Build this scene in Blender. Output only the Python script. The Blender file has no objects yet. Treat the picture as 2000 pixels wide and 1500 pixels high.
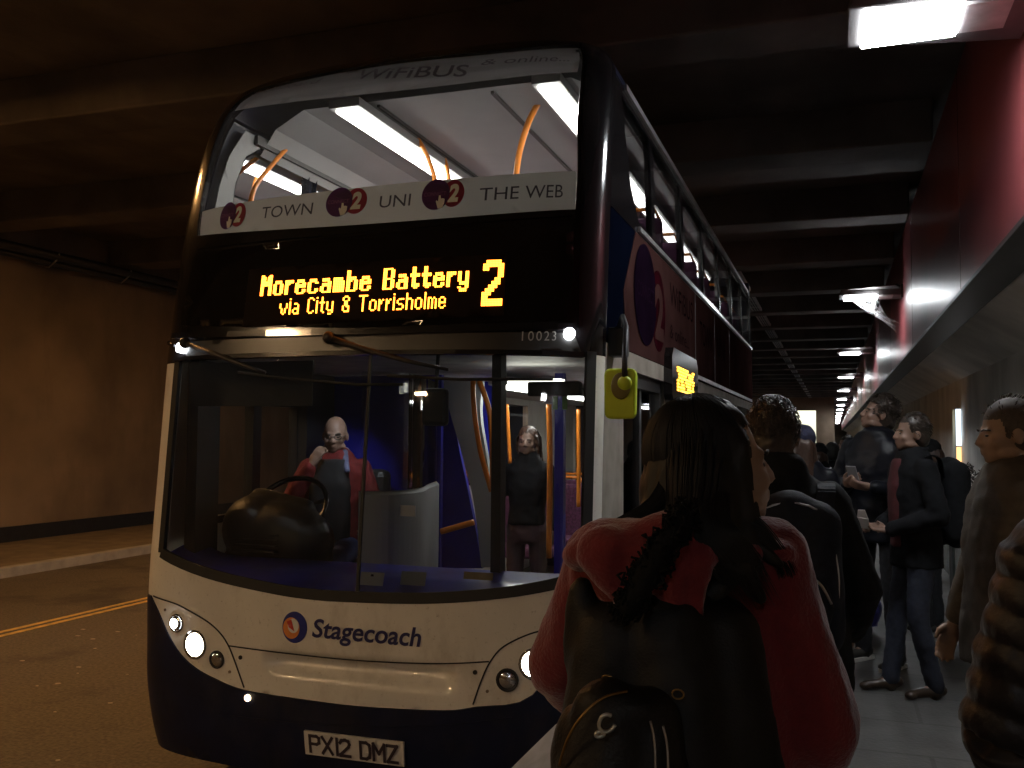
import bpy, bmesh, math, random
from mathutils import Vector, Matrix, noise
from mathutils.geometry import delaunay_2d_cdt
random.seed(7)
S = bpy.context.scene
COL = S.collection
rad = math.radians

# ------------------------------------------------------------------ camera
EYE = Vector((0, 0, 1.85))
FPX = 1833.0
YAW, PITCH, ROLL = rad(18.97), math.atan(101 / 1833.0), 0.0067
CF = Vector((-math.sin(YAW) * math.cos(PITCH), math.cos(YAW) * math.cos(PITCH), math.sin(PITCH)))
_r = Vector((math.cos(YAW), math.sin(YAW), 0)); _u = _r.cross(CF)
CR = _r * math.cos(ROLL) + _u * math.sin(ROLL)
CU = _u * math.cos(ROLL) - _r * math.sin(ROLL)
cam = bpy.data.cameras.new('camera'); cam.sensor_width = 36; cam.lens = 36 * FPX / 2000
cam.clip_start = 0.05; cam.clip_end = 600
co = bpy.data.objects.new('camera', cam); COL.objects.link(co)
co.matrix_world = Matrix(((CR.x, CU.x, -CF.x, EYE.x), (CR.y, CU.y, -CF.y, EYE.y), (CR.z, CU.z, -CF.z, EYE.z), (0, 0, 0, 1)))
S.camera = co

def ray(x, y): return CF * FPX + CR * (x - 1000) + CU * (750 - y)
def at_y(x, y, Y): d = ray(x, y); return EYE + d * (Y / d.y)
def at_z(x, y, Z): d = ray(x, y); return EYE + d * ((Z - EYE.z) / d.z)
def at_x(x, y, X): d = ray(x, y); return EYE + d * (X / d.x)
def at_d(x, y, d): return EYE + ray(x, y) * (d / FPX)

# ------------------------------------------------------------------ world, sun, exposure
W = bpy.data.worlds.new('World'); S.world = W; W.use_nodes = True
nt = W.node_tree
sky = nt.nodes.new('ShaderNodeTexSky'); sky.sky_type = 'NISHITA'; sky.sun_disc = False
sky.sun_elevation = rad(25); sky.sun_rotation = rad(150)
nt.nodes['Background'].inputs[1].default_value = 0.12
nt.links.new(sky.outputs[0], nt.nodes['Background'].inputs[0])
sl = bpy.data.lights.new('sun', 'SUN'); sl.energy = 2.0; sl.angle = rad(0.5); sl.color = (1, .95, .88)
so = bpy.data.objects.new('sun', sl); COL.objects.link(so)
so.rotation_euler = (rad(65), 0, rad(-150 + 180))
S.view_settings.view_transform = 'Standard'; S.view_settings.look = 'None'
S.view_settings.exposure = 1.3; S.view_settings.gamma = 1.0
S.cycles.max_bounces = 8; S.cycles.transparent_max_bounces = 16
S.cycles.sample_clamp_indirect = 4.0
S.cycles.caustics_reflective = False; S.cycles.caustics_refractive = False
S.cycles.use_denoising = True

# ------------------------------------------------------------------ materials
MATS = {}
def mat(name, col, rough=.5, metal=0, var=.25, scale=6, bump=0, coat=0, spec=.5, emit=None, es=0, stretch=(1, 1, 1), bscale=None, sheen=0):
    if name in MATS: return MATS[name]
    m = bpy.data.materials.new(name); m.use_nodes = True; t = m.node_tree; b = t.nodes['Principled BSDF']
    tc = t.nodes.new('ShaderNodeTexCoord'); mp = t.nodes.new('ShaderNodeMapping'); mp.inputs['Scale'].default_value = stretch
    t.links.new(tc.outputs['Object'], mp.inputs[0])
    n = t.nodes.new('ShaderNodeTexNoise'); n.inputs['Scale'].default_value = scale; n.inputs['Detail'].default_value = 6
    t.links.new(mp.outputs[0], n.inputs['Vector'])
    r = t.nodes.new('ShaderNodeValToRGB'); r.color_ramp.elements[0].position = .3; r.color_ramp.elements[1].position = .7
    r.color_ramp.elements[0].color = tuple(c * (1 - var) for c in col) + (1,)
    r.color_ramp.elements[1].color = tuple(min(1, c * (1 + var)) for c in col) + (1,)
    t.links.new(n.outputs[0], r.inputs[0]); t.links.new(r.outputs[0], b.inputs['Base Color'])
    b.inputs['Roughness'].default_value = rough; b.inputs['Metallic'].default_value = metal
    b.inputs['Coat Weight'].default_value = coat; b.inputs['Coat Roughness'].default_value = .05
    b.inputs['Specular IOR Level'].default_value = spec
    if sheen: b.inputs['Sheen Weight'].default_value = sheen
    if bump:
        n2 = t.nodes.new('ShaderNodeTexNoise'); n2.inputs['Scale'].default_value = bscale or scale * 8; n2.inputs['Detail'].default_value = 4
        t.links.new(mp.outputs[0], n2.inputs['Vector'])
        bp = t.nodes.new('ShaderNodeBump'); bp.inputs['Strength'].default_value = bump; bp.inputs['Distance'].default_value = .01
        t.links.new(n2.outputs[0], bp.inputs['Height']); t.links.new(bp.outputs[0], b.inputs['Normal'])
    if emit:
        b.inputs['Emission Color'].default_value = tuple(emit) + (1,); b.inputs['Emission Strength'].default_value = es
    MATS[name] = m; return m

def glass(name, tint, ior=1.45, milk=0, milkcol=(1, 1, 1), rough=.02):
    m = bpy.data.materials.new(name); m.use_nodes = True; t = m.node_tree; t.nodes.clear()
    o = t.nodes.new('ShaderNodeOutputMaterial'); mx = t.nodes.new('ShaderNodeMixShader')
    fr = t.nodes.new('ShaderNodeFresnel'); fr.inputs[0].default_value = ior
    tr = t.nodes.new('ShaderNodeBsdfTransparent'); tr.inputs[0].default_value = tuple(tint) + (1,)
    gl = t.nodes.new('ShaderNodeBsdfGlossy'); gl.inputs['Roughness'].default_value = rough
    src = tr.outputs[0]
    if milk:
        df = t.nodes.new('ShaderNodeBsdfDiffuse'); df.inputs[0].default_value = tuple(milkcol) + (1,)
        tl = t.nodes.new('ShaderNodeBsdfTranslucent'); tl.inputs[0].default_value = tuple(milkcol) + (1,)
        a = t.nodes.new('ShaderNodeMixShader'); a.inputs[0].default_value = .5
        t.links.new(df.outputs[0], a.inputs[1]); t.links.new(tl.outputs[0], a.inputs[2])
        m2 = t.nodes.new('ShaderNodeMixShader'); t.links.new(tr.outputs[0], m2.inputs[1]); t.links.new(a.outputs[0], m2.inputs[2])
        nz = t.nodes.new('ShaderNodeTexNoise'); nz.inputs['Scale'].default_value = 4
        mr = t.nodes.new('ShaderNodeMapRange'); mr.inputs[3].default_value = milk * .7; mr.inputs[4].default_value = min(1, milk * 1.3)
        t.links.new(nz.outputs[0], mr.inputs[0]); t.links.new(mr.outputs[0], m2.inputs[0]); src = m2.outputs[0]
    t.links.new(fr.outputs[0], mx.inputs[0]); t.links.new(src, mx.inputs[1]); t.links.new(gl.outputs[0], mx.inputs[2])
    t.links.new(mx.outputs[0], o.inputs[0]); MATS[name] = m; return m

def emis(name, col, strength):
    return mat(name, col, .4, var=.03, emit=col, es=strength)

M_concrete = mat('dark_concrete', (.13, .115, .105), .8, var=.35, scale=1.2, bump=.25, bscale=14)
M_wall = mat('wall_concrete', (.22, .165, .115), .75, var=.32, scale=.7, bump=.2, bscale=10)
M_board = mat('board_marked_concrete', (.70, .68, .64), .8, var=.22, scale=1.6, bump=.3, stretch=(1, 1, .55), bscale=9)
M_asphalt = mat('asphalt', (.105, .088, .068), .75, var=.42, scale=38, bump=.6, bscale=70)
M_pave = mat('paving', (.105, .103, .098), .6, var=.3, scale=2.5, bump=.3, bscale=40)
M_kerb = mat('kerb_stone', (.33, .33, .33), .7, var=.2, scale=5, bump=.2)
M_yellow = mat('yellow_road_paint', (.62, .43, .12), .6, var=.35, scale=12)
M_spot = mat('gum_spot', (.35, .31, .26), .6, var=.2)
M_black = mat('black_paint', (.012, .012, .013), .5, var=.3)
M_gloss = mat('black_gloss_glass', (.008, .007, .007), .06, var=.2, coat=.6)
M_mask = mat('black_gloss_mask', (.010, .009, .010), .16, var=.2, coat=.5)
M_rubber = mat('black_rubber', (.012, .012, .012), .6, var=.2)
M_white = mat('cream_white_paint', (.74, .71, .64), .30, var=.09, scale=2.5, coat=.35)
M_navy = mat('navy_paint', (.004, .008, .032), .45, var=.3, coat=.1, spec=.3)
M_blue = mat('royal_blue_panel', (.012, .014, .30), .4, var=.15)
M_orange = mat('orange_handrail', (.80, .24, .02), .35, var=.1)
M_grey = mat('light_grey_panel', (.36, .38, .38), .5, var=.1, scale=3)
M_ceil = mat('pale_grey_lining', (.31, .315, .32), .55, var=.06, scale=3)
M_dgrey = mat('dark_grey_plastic', (.022, .021, .021), .45, var=.25, bump=.1)
M_moq = mat('maroon_seat_fabric', (.10, .03, .08), .9, var=.5, scale=40)
M_steel = mat('brushed_steel', (.45, .45, .46), .3, metal=1, var=.1)
M_chrome = mat('reflector_chrome', (.6, .6, .6), .12, metal=1, var=.1, bump=.2)
M_text = mat('dark_lettering', (.035, .025, .035), .5, var=.1)
M_ntext = mat('navy_lettering', (.02, .02, .10), .45, var=.1)
M_vinyl = mat('white_vinyl', (.72, .70, .67), .5, var=.06)
def film(name, col, k=.5):
    m = mat(name, col, .5, var=.05); t = m.node_tree; b = t.nodes['Principled BSDF']; o = t.nodes['Material Output']
    tl = t.nodes.new('ShaderNodeBsdfTranslucent'); tl.inputs[0].default_value = tuple(col) + (1,)
    x = t.nodes.new('ShaderNodeMixShader'); x.inputs[0].default_value = k
    t.links.new(b.outputs[0], x.inputs[1]); t.links.new(tl.outputs[0], x.inputs[2]); t.links.new(x.outputs[0], o.inputs[0]); return m
def dirty(m, col, scale=3, lo=.52, hi=.75, amount=.5, stretch=(1, 1, 1)):
    t = m.node_tree; b = t.nodes['Principled BSDF']; src = b.inputs['Base Color'].links[0].from_socket
    tc = t.nodes.new('ShaderNodeTexCoord'); mp = t.nodes.new('ShaderNodeMapping'); mp.inputs['Scale'].default_value = stretch; mp.inputs['Location'].default_value = (3.1, 7.7, 1.3)
    t.links.new(tc.outputs['Object'], mp.inputs[0]); n = t.nodes.new('ShaderNodeTexNoise'); n.inputs['Scale'].default_value = scale; n.inputs['Detail'].default_value = 8; n.inputs['Roughness'].default_value = .65
    t.links.new(mp.outputs[0], n.inputs['Vector']); r = t.nodes.new('ShaderNodeMapRange'); r.inputs[1].default_value = lo; r.inputs[2].default_value = hi; r.inputs[4].default_value = amount
    t.links.new(n.outputs[0], r.inputs[0]); x = t.nodes.new('ShaderNodeMixRGB'); x.inputs[2].default_value = tuple(col) + (1,)
    t.links.new(r.outputs[0], x.inputs[0]); t.links.new(src, x.inputs[1]); t.links.new(x.outputs[0], b.inputs['Base Color'])
def slabs(m, size=.9, joint=.012, col=(.05, .05, .045)):
    t = m.node_tree; b = t.nodes['Principled BSDF']; src = b.inputs['Base Color'].links[0].from_socket
    tc = t.nodes.new('ShaderNodeTexCoord'); k = t.nodes.new('ShaderNodeTexBrick'); k.inputs['Scale'].default_value = 1; k.inputs['Mortar Size'].default_value = joint; k.inputs['Brick Width'].default_value = size; k.inputs['Row Height'].default_value = size * .66
    k.inputs['Color1'].default_value = (.8, .8, .8, 1); k.inputs['Color2'].default_value = (1, 1, 1, 1); k.inputs['Mortar'].default_value = (.58, .58, .56, 1)
    t.links.new(tc.outputs['Object'], k.inputs['Vector']); x = t.nodes.new('ShaderNodeMixRGB'); x.blend_type = 'MULTIPLY'; x.inputs[0].default_value = 1
    t.links.new(src, x.inputs[1]); t.links.new(k.outputs[0], x.inputs[2]); t.links.new(x.outputs[0], b.inputs['Base Color'])
dirty(M_white, (.30, .24, .17), 5, .54, .80, .55, (1, 1, .5)); dirty(M_white, (.22, .18, .13), 60, .60, .72, .5)
dirty(M_navy, (.05, .045, .04), 4, .5, .8, .5, (1, 1, .6)); dirty(M_asphalt, (.022, .02, .018), .9, .52, .68, .75); dirty(M_asphalt, (.17, .14, .11), 2.3, .58, .75, .4, (1, .35, 1))
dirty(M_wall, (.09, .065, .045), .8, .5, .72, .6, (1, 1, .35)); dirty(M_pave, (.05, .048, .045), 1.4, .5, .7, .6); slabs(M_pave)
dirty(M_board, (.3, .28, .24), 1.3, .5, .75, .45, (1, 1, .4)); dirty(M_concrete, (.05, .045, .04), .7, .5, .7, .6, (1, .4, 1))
M_film = film('white_window_film', (.50, .48, .44), .22)
M_purple = film('purple_vinyl', (.085, .018, .11), .3)
M_crimson = film('crimson_vinyl', (.40, .02, .06), .3)
M_lime = mat('fluorescent_yellow_plastic', (.50, .62, .02), .45, var=.12)
M_red = mat('red_gloss_panel', (.16, .036, .040), .36, var=.25, scale=1.5, stretch=(1, 1, .15), bump=.06, bscale=3)
M_lamp = mat('lamp_housing', (.07, .065, .065), .45, var=.2)
G_ws = glass('windscreen_glass', (.66, .70, .72), ior=1.5, milk=.035, milkcol=(.35, .36, .38))
G_up = glass('upper_windscreen_glass', (.92, .93, .92), milk=.03)
G_side = glass('tinted_side_glass', (.25, .26, .27))
G_clear = glass('clear_screen', (.93, .94, .95), ior=1.2)
G_cab = glass('cab_window_glass', (.95, .95, .95), ior=1.08)
G_green = glass('greenish_glass', (.55, .75, .66), milk=.35, milkcol=(.4, .55, .48))
G_band = glass('frosted_strip', (.5, .5, .52), milk=.66, milkcol=(.34, .335, .34))
E_tube = emis('fluorescent_tube', (1, .97, .90), 8.5)
E_lens = emis('white_lamp_lens', (.93, .97, 1.0), 33)
E_head = emis('headlight_glow', (1, .9, .72), 14)
E_pos = emis('white_led', (.9, .95, 1), 9)
E_led = emis('amber_led', (1, .25, .018), 5.5)
E_sod = emis('sodium_lens', (1, .48, .15), 155)
E_warm = emis('warm_lens', (1, .64, .32), 240)

# ------------------------------------------------------------------ object helpers
def tag(o, label=None, cat=None, group=None, kind=None):
    if label: o['label'] = label
    if cat: o['category'] = cat
    if group: o['group'] = group
    if kind: o['kind'] = kind
    return o
def empty(name, loc=(0, 0, 0), rz=0, label=None, cat=None, group=None):
    o = bpy.data.objects.new(name, None); COL.objects.link(o); o.location = loc; o.rotation_euler = (0, 0, rz); o.empty_display_size = .1
    return tag(o, label, cat, group)
def link(name, me, m=None, parent=None, smooth=None):
    if m and not me.materials: me.materials.append(m)
    if smooth is not None:
        me.polygons.foreach_set('use_smooth', [smooth] * len(me.polygons))
    o = bpy.data.objects.new(name, me); COL.objects.link(o)
    if parent:
        o.parent = parent
    return o
def wpar(o, parent):
    # the vertices are in world coordinates: undo the offset of an unrotated root; a mesh parent already sits at the identity
    o.parent = parent
    if parent.type == 'EMPTY': o.matrix_parent_inverse = Matrix.Translation(-parent.location)
    return o

class MB:
    """collects shapes in world coordinates and links them as one mesh"""
    def __init__(s): s.v = []; s.f = []
    def add(s, v, f):
        n = len(s.v); s.v += [tuple(x) for x in v]; s.f += [tuple(i + n for i in q) for q in f]; return s
    def box(s, a, b):
        x0, y0, z0 = a; x1, y1, z1 = b
        x0, x1 = sorted((x0, x1)); y0, y1 = sorted((y0, y1)); z0, z1 = sorted((z0, z1))
        return s.add([(x0, y0, z0), (x1, y0, z0), (x1, y1, z0), (x0, y1, z0), (x0, y0, z1), (x1, y0, z1), (x1, y1, z1), (x0, y1, z1)],
                     [(0, 3, 2, 1), (4, 5, 6, 7), (0, 1, 5, 4), (1, 2, 6, 5), (2, 3, 7, 6), (3, 0, 4, 7)])
    def prism(s, pts, d):
        n = len(pts); d = Vector(d); a = [Vector(p) for p in pts]
        return s.add(a + [p + d for p in a], [tuple(range(n))[::-1], tuple(range(n, 2 * n))] + [(i, (i + 1) % n, n + (i + 1) % n, n + i) for i in range(n)])
    def tube(s, pts, r, seg=8, r2=None):
        pts = [Vector(p) for p in pts]; n = len(pts); V = []; F = []
        rs = r if isinstance(r, (list, tuple)) else [r + ((r2 if r2 is not None else r) - r) * i / max(1, n - 1) for i in range(n)]
        up = None
        for i, p in enumerate(pts):
            t = (pts[min(i + 1, n - 1)] - pts[max(i - 1, 0)]).normalized()
            if up is None:
                up = Vector((0, 0, 1)) if abs(t.z) < .9 else Vector((1, 0, 0))
            a = t.cross(up).normalized(); up = a.cross(t).normalized()
            for k in range(seg):
                w = 2 * math.pi * k / seg
                V.append(p + (a * math.cos(w) + up * math.sin(w)) * rs[i])
        for i in range(n - 1):
            for k in range(seg):
                F.append((i * seg + k, i * seg + (k + 1) % seg, (i + 1) * seg + (k + 1) % seg, (i + 1) * seg + k))
        F.append(tuple(range(seg))[::-1]); F.append(tuple((n - 1) * seg + k for k in range(seg)))
        return s.add(V, F)
    def ell(s, c, r, seg=16, rings=10, rot=None):
        c = Vector(c); V = []; F = []
        for i in range(rings + 1):
            th = math.pi * i / rings
            for k in range(seg):
                ph = 2 * math.pi * k / seg
                v = Vector((r[0] * math.sin(th) * math.cos(ph), r[1] * math.sin(th) * math.sin(ph), r[2] * math.cos(th)))
                V.append(c + (rot @ v if rot else v))
        for i in range(rings):
            for k in range(seg):
                F.append((i * seg + k, (i + 1) * seg + k, (i + 1) * seg + (k + 1) % seg, i * seg + (k + 1) % seg))
        return s.add(V, F)
    def cap(s, p0, p1, r0, r1, seg=12, flat=1, fdir=None):
        """tapered capsule"""
        p0 = Vector(p0); p1 = Vector(p1); t = (p1 - p0); L = t.length or 1e-6; t = t / L
        up = fdir and Vector(fdir) or (Vector((0, 0, 1)) if abs(t.z) < .9 else Vector((0, 1, 0)))
        a = t.cross(up).normalized(); b = a.cross(t).normalized(); V = []; F = []; st = []
        for k in range(5): w = math.pi / 2 * (1 - k / 5); st.append((-r0 * math.sin(w), r0 * math.cos(w)))
        for k in range(5): w = math.pi / 2 * ((k + 1) / 5); st.append((L + r1 * math.sin(w), r1 * math.cos(w)))
        st.insert(5, (0, r0)); st.insert(6, (L, r1))
        for (q, rr) in st:
            rr = max(rr, 1e-4)
            for k in range(seg):
                w = 2 * math.pi * k / seg
                V.append(p0 + t * q + a * (rr * math.cos(w)) + b * (rr * flat * math.sin(w)))
        for i in range(len(st) - 1):
            for k in range(seg):
                F.append((i * seg + k, i * seg + (k + 1) % seg, (i + 1) * seg + (k + 1) % seg, (i + 1) * seg + k))
        n = len(st)
        F.append(tuple(range(seg))[::-1]); F.append(tuple((n - 1) * seg + k for k in range(seg)))
        return s.add(V, F)
    def rings(s, rs, seg=20):
        """rs: list of (cx,cy,cz,rx,ry); closed lofted body"""
        V = []; F = []; n = len(rs)
        for (x, y, z, rx, ry) in rs:
            for k in range(seg):
                w = 2 * math.pi * k / seg; cw, sw = math.cos(w), math.sin(w)
                V.append((x + rx * math.copysign(abs(cw) ** .8, cw), y + ry * math.copysign(abs(sw) ** .8, sw), z))
        for i in range(n - 1):
            for k in range(seg):
                F.append((i * seg + k, i * seg + (k + 1) % seg, (i + 1) * seg + (k + 1) % seg, (i + 1) * seg + k))
        F.append(tuple(range(seg))[::-1]); F.append(tuple((n - 1) * seg + k for k in range(seg)))
        return s.add(V, F)
    def mesh(s, name):
        me = bpy.data.meshes.new(name); me.from_pydata(s.v, [], s.f); me.update()
        return me
    def build(s, name, m, parent=None, bevel=0, smooth=False, world=True):
        me = s.mesh(name)
        if bevel:
            bm = bmesh.new(); bm.from_mesh(me); bmesh.ops.recalc_face_normals(bm, faces=bm.faces)
            bmesh.ops.bevel(bm, geom=[e for e in bm.edges if e.is_manifold and e.calc_face_angle(0) > .5], offset=bevel, segments=2, affect='EDGES', profile=.5)
            bm.to_mesh(me); bm.free()
        else:
            bm = bmesh.new(); bm.from_mesh(me); bmesh.ops.recalc_face_normals(bm, faces=bm.faces); bm.to_mesh(me); bm.free()
        o = link(name, me, m, smooth=smooth)
        if parent:
            wpar(o, parent) if world else setattr(o, 'parent', parent)
        return o

def tess(outline, holes=(), grid=.05, edge=.03):
    """triangulated polygon with interior points -> verts2d, faces, boundary loops"""
    def dens(p):
        q = []
        for i in range(len(p)):
            a = Vector(p[i]); b = Vector(p[(i + 1) % len(p)]); n = max(1, int((b - a).length / edge))
            q += [a + (b - a) * (k / n) for k in range(n)]
        return q
    loops = [dens(outline)] + [dens(h) for h in holes]
    pts = []; edges = []
    for l in loops:
        n0 = len(pts); pts += [Vector((p[0], p[1])) for p in l]; edges += [(n0 + i, n0 + (i + 1) % len(l)) for i in range(len(l))]
    def inside(p, l):
        c = False; n = len(l); x, y = p
        for i in range(n):
            x0, y0 = l[i][0], l[i][1]; x1, y1 = l[i - 1][0], l[i - 1][1]
            if (y0 > y) != (y1 > y) and x < (x1 - x0) * (y - y0) / (y1 - y0) + x0: c = not c
        return c
    def ok(p): return inside(p, loops[0]) and not any(inside(p, h) for h in loops[1:])
    xs = [p[0] for p in loops[0]]; ys = [p[1] for p in loops[0]]
    bp = list(pts); x = min(xs) + grid * .5
    while x < max(xs):
        y = min(ys) + grid * .5
        while y < max(ys):
            if ok((x, y)) and all(abs(x - q.x) + abs(y - q.y) > grid * .5 for q in bp): pts.append(Vector((x, y)))
            y += grid
        x += grid
    r = delaunay_2d_cdt(pts, edges, [], 0, 1e-6)
    v = r[0]; fs = []
    for f in r[2]:
        c = Vector((0, 0))
        for i in f: c += v[i]
        c /= len(f)
        if ok(c): fs.append(list(f))
    return v, fs

def panel(name, mp, outline, m, parent=None, off=0, thick=.01, holes=(), grid=.05, edge=.03, smooth=True, offn=None):
    """outline in surface parameters; mp(u,v,off)->world point. front sheet plus a rim of the given thickness"""
    v, fs = tess(outline, holes, grid, edge)
    P = [mp(p[0], p[1], off + (offn(p[0], p[1]) if offn else 0)) for p in v]
    bm = bmesh.new(); bv = [bm.verts.new(p) for p in P]
    for f in fs:
        try: bm.faces.new([bv[i] for i in f])
        except ValueError: pass
    bmesh.ops.recalc_face_normals(bm, faces=bm.faces)
    # orient outwards
    e0 = mp(v[fs[0][0]][0], v[fs[0][0]][1], off + .05) - mp(v[fs[0][0]][0], v[fs[0][0]][1], off)
    if sum(f.normal.dot(e0) for f in bm.faces) < 0: bmesh.ops.reverse_faces(bm, faces=bm.faces)
    for f in bm.faces: f.smooth = smooth
    if thick:
        be = [e for e in bm.edges if e.is_boundary]
        idx = {b: i for i, b in enumerate(bv)}
        nv = {}
        for e in be:
            l = e.link_loops[0]; a, b = l.vert, l.link_loop_next.vert
            for w in (a, b):
                if w not in nv:
                    p = v[idx[w]]
                    nv[w] = (bm.verts.new(w.co), bm.verts.new(mp(p[0], p[1], off - thick + (offn(p[0], p[1]) if offn else 0))))
            bm.faces.new([nv[b][0], nv[a][0], nv[a][1], nv[b][1]])
    bmesh.ops.delete(bm, geom=[w for w in bm.verts if not w.link_faces], context='VERTS')
    me = bpy.data.meshes.new(name); bm.to_mesh(me); bm.free()
    o = link(name, me, m)
    if parent: wpar(o, parent)
    return o

def text2d(body, bold=0, shear=0, space=1):
    cu = bpy.data.curves.new('txt', 'FONT'); cu.body = body; cu.size = 1; cu.offset = bold; cu.shear = shear; cu.space_character = space; cu.resolution_u = 4
    o = bpy.data.objects.new('txt', cu); COL.objects.link(o)
    dg = bpy.context.evaluated_depsgraph_get(); dg.update()
    me = bpy.data.meshes.new_from_object(o.evaluated_get(dg))
    bpy.data.objects.remove(o); bpy.data.curves.remove(cu)
    bm = bmesh.new(); bm.from_mesh(me); bmesh.ops.remove_doubles(bm, verts=bm.verts, dist=1e-5)
    V = [(p.co.x, p.co.y) for p in bm.verts]; bm.verts.index_update(); F = [tuple(w.index for w in f.verts) for f in bm.faces]; bm.free(); bpy.data.meshes.remove(me)
    x0 = min(p[0] for p in V); x1 = max(p[0] for p in V)
    return [((x - x0) / (x1 - x0), y / .73) for x, y in V], F   # x in 0..1, cap height = 1
def lettering(name, body, mp, a, b, h, m, parent, off=.004, bold=0, shear=0, space=1):
    """text on a surface: baseline from param a to b, cap height h"""
    V, F = text2d(body, bold, shear, space)
    P = [mp(a[0] + (b[0] - a[0]) * x, a[1] + (b[1] - a[1]) * x + h * y, off) for x, y in V]
    mb = MB().add(P, F); me = mb.mesh(name); o = link(name, me, m, smooth=False)
    if parent: wpar(o, parent)
    return o

def organic(name, mb, m, parent=None, voxel=.012, smooth=4, nz=None, world=False):
    """fuses overlapping closed shapes into one continuous skin"""
    me = mb.mesh(name); o = bpy.data.objects.new(name, me); COL.objects.link(o)
    r = o.modifiers.new('r', 'REMESH'); r.mode = 'VOXEL'; r.voxel_size = voxel
    if smooth:
        s = o.modifiers.new('s', 'SMOOTH'); s.factor = .5; s.iterations = smooth
    dg = bpy.context.evaluated_depsgraph_get(); dg.update()
    nm = bpy.data.meshes.new_from_object(o.evaluated_get(dg)); bpy.data.objects.remove(o); bpy.data.meshes.remove(me)
    if nz:
        nm.update()
        for amp, sc, st in nz:
            N = [v.normal.copy() for v in nm.vertices]
            for v, n in zip(nm.vertices, N):
                p = Vector((v.co.x * sc * st[0], v.co.y * sc * st[1], v.co.z * sc * st[2]))
                v.co += n * (amp * (noise.noise(p) + .5 * noise.noise(p * 2.1)))
    nm.name = name; nm.materials.clear()
    o = link(name, nm, m, smooth=True)
    if parent:
        wpar(o, parent) if world else setattr(o, 'parent', parent)
    return o

# ================================================================== the underpass
def struct(o, kind='structure'): o['kind'] = kind; return o
YB, YE, YC = -13.0, 76.0, 152.0          # the bit of underpass that is built
KERB = -0.80                  # pavement edge on the bus side
PZ = 0.22                     # its height over the road
struct(MB().box((-10.0, YB, -.3), (KERB, YE + 40, 0)).build('road', M_asphalt))
struct(MB().box((KERB + .14, YB, -.3), (1.75, YC, PZ)).build('pavement', M_pave))
k = MB(); y = YB
while y < YE:
    k.box((KERB, y, -.3), (KERB + .137, min(y + .905, YE), PZ + .004)); y += .915
struct(k.build('kerb', M_kerb, bevel=.012))
struct(MB().box((-12.4, YB, -.3), (-10.15, YE + 40, .12)).build('far_pavement', mat('far_paving', (.20, .16, .11), .8, var=.25, scale=4, bump=.3)))
struct(MB().box((-10.15, YB, -.3), (-10.003, YE + 40, .126)).build('far_kerb', M_kerb, bevel=.012))
ln = MB()
for x in (-7.36, -7.22):
    y = YB
    while y < 60: ln.box((x, y, .001), (x + .065, y + 3.0, .004)); y += 3.0
struct(ln.build('yellow_lines', M_yellow))
g = MB(); rr = random.Random(3)
for i in range(85):
    x = rr.uniform(-6.9, -3.6); y = rr.uniform(2.2, 8.5); a = rr.uniform(.008, .022)
    g.prism([(x + a * 1.2 * math.cos(w * .785) * rr.uniform(.7, 1.2), y + a * math.sin(w * .785) * rr.uniform(.7, 1.2), .001) for w in range(8)], (0, 0, .003))
struct(g.build('road_specks', M_spot), 'stuff')
# daylight ground beyond the far mouth
struct(MB().box((-90, YE + 40.1, -.5), (90, YE + 220, -.05)).build('ground', mat('ground_far', (.25, .24, .2), .9)))
# walls
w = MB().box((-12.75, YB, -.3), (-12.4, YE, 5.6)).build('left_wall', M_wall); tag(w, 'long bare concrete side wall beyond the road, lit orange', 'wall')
b = MB().box((-12.4, YB, .12), (-12.36, YE, .36)).build('skirting', M_black); wpar(b, w)
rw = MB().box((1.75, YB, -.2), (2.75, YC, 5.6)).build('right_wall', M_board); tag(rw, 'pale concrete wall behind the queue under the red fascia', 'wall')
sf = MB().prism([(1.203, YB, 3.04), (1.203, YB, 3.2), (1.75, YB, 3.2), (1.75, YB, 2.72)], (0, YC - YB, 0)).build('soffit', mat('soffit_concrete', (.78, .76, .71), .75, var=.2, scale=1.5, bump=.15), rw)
# red fascia hung along the pavement side, in panels
fa = MB().box((.98, YB, 3.03), (1.2, YC, 4.86)); fo = fa.build('red_fascia', M_red); tag(fo, 'glossy dark red fascia panels running above the queue', 'fascia')
e = MB(); y = YB + 1.5
while y < YC - 1: e.box((.9765, y, 3.03), (.979, y + .007, 4.86)); y += 4.95
o = e.build('panel_joint', M_black, fo)
e = MB().box((.95, YB, 2.99), (1.235, YC, 3.027)); o = e.build('bottom_edge', M_dgrey, fo, bevel=.006)
# ends of the underpass; the near one is added to shut out sky light
e = MB().box((-12.4, YB - .3, -.3), (2.4, YB, 5.6)).build('sky_block_wall', M_wall); tag(e, 'added unseen wall behind the viewer that keeps sky light out', 'wall')
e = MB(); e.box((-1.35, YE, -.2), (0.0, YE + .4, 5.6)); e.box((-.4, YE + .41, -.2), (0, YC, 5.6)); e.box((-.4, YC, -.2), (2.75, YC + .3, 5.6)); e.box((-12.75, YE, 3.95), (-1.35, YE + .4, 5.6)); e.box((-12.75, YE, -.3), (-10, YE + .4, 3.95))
e = e.build('end_wall', M_wall); tag(e, 'distant end wall beside the bright tunnel mouth', 'wall')
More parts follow.
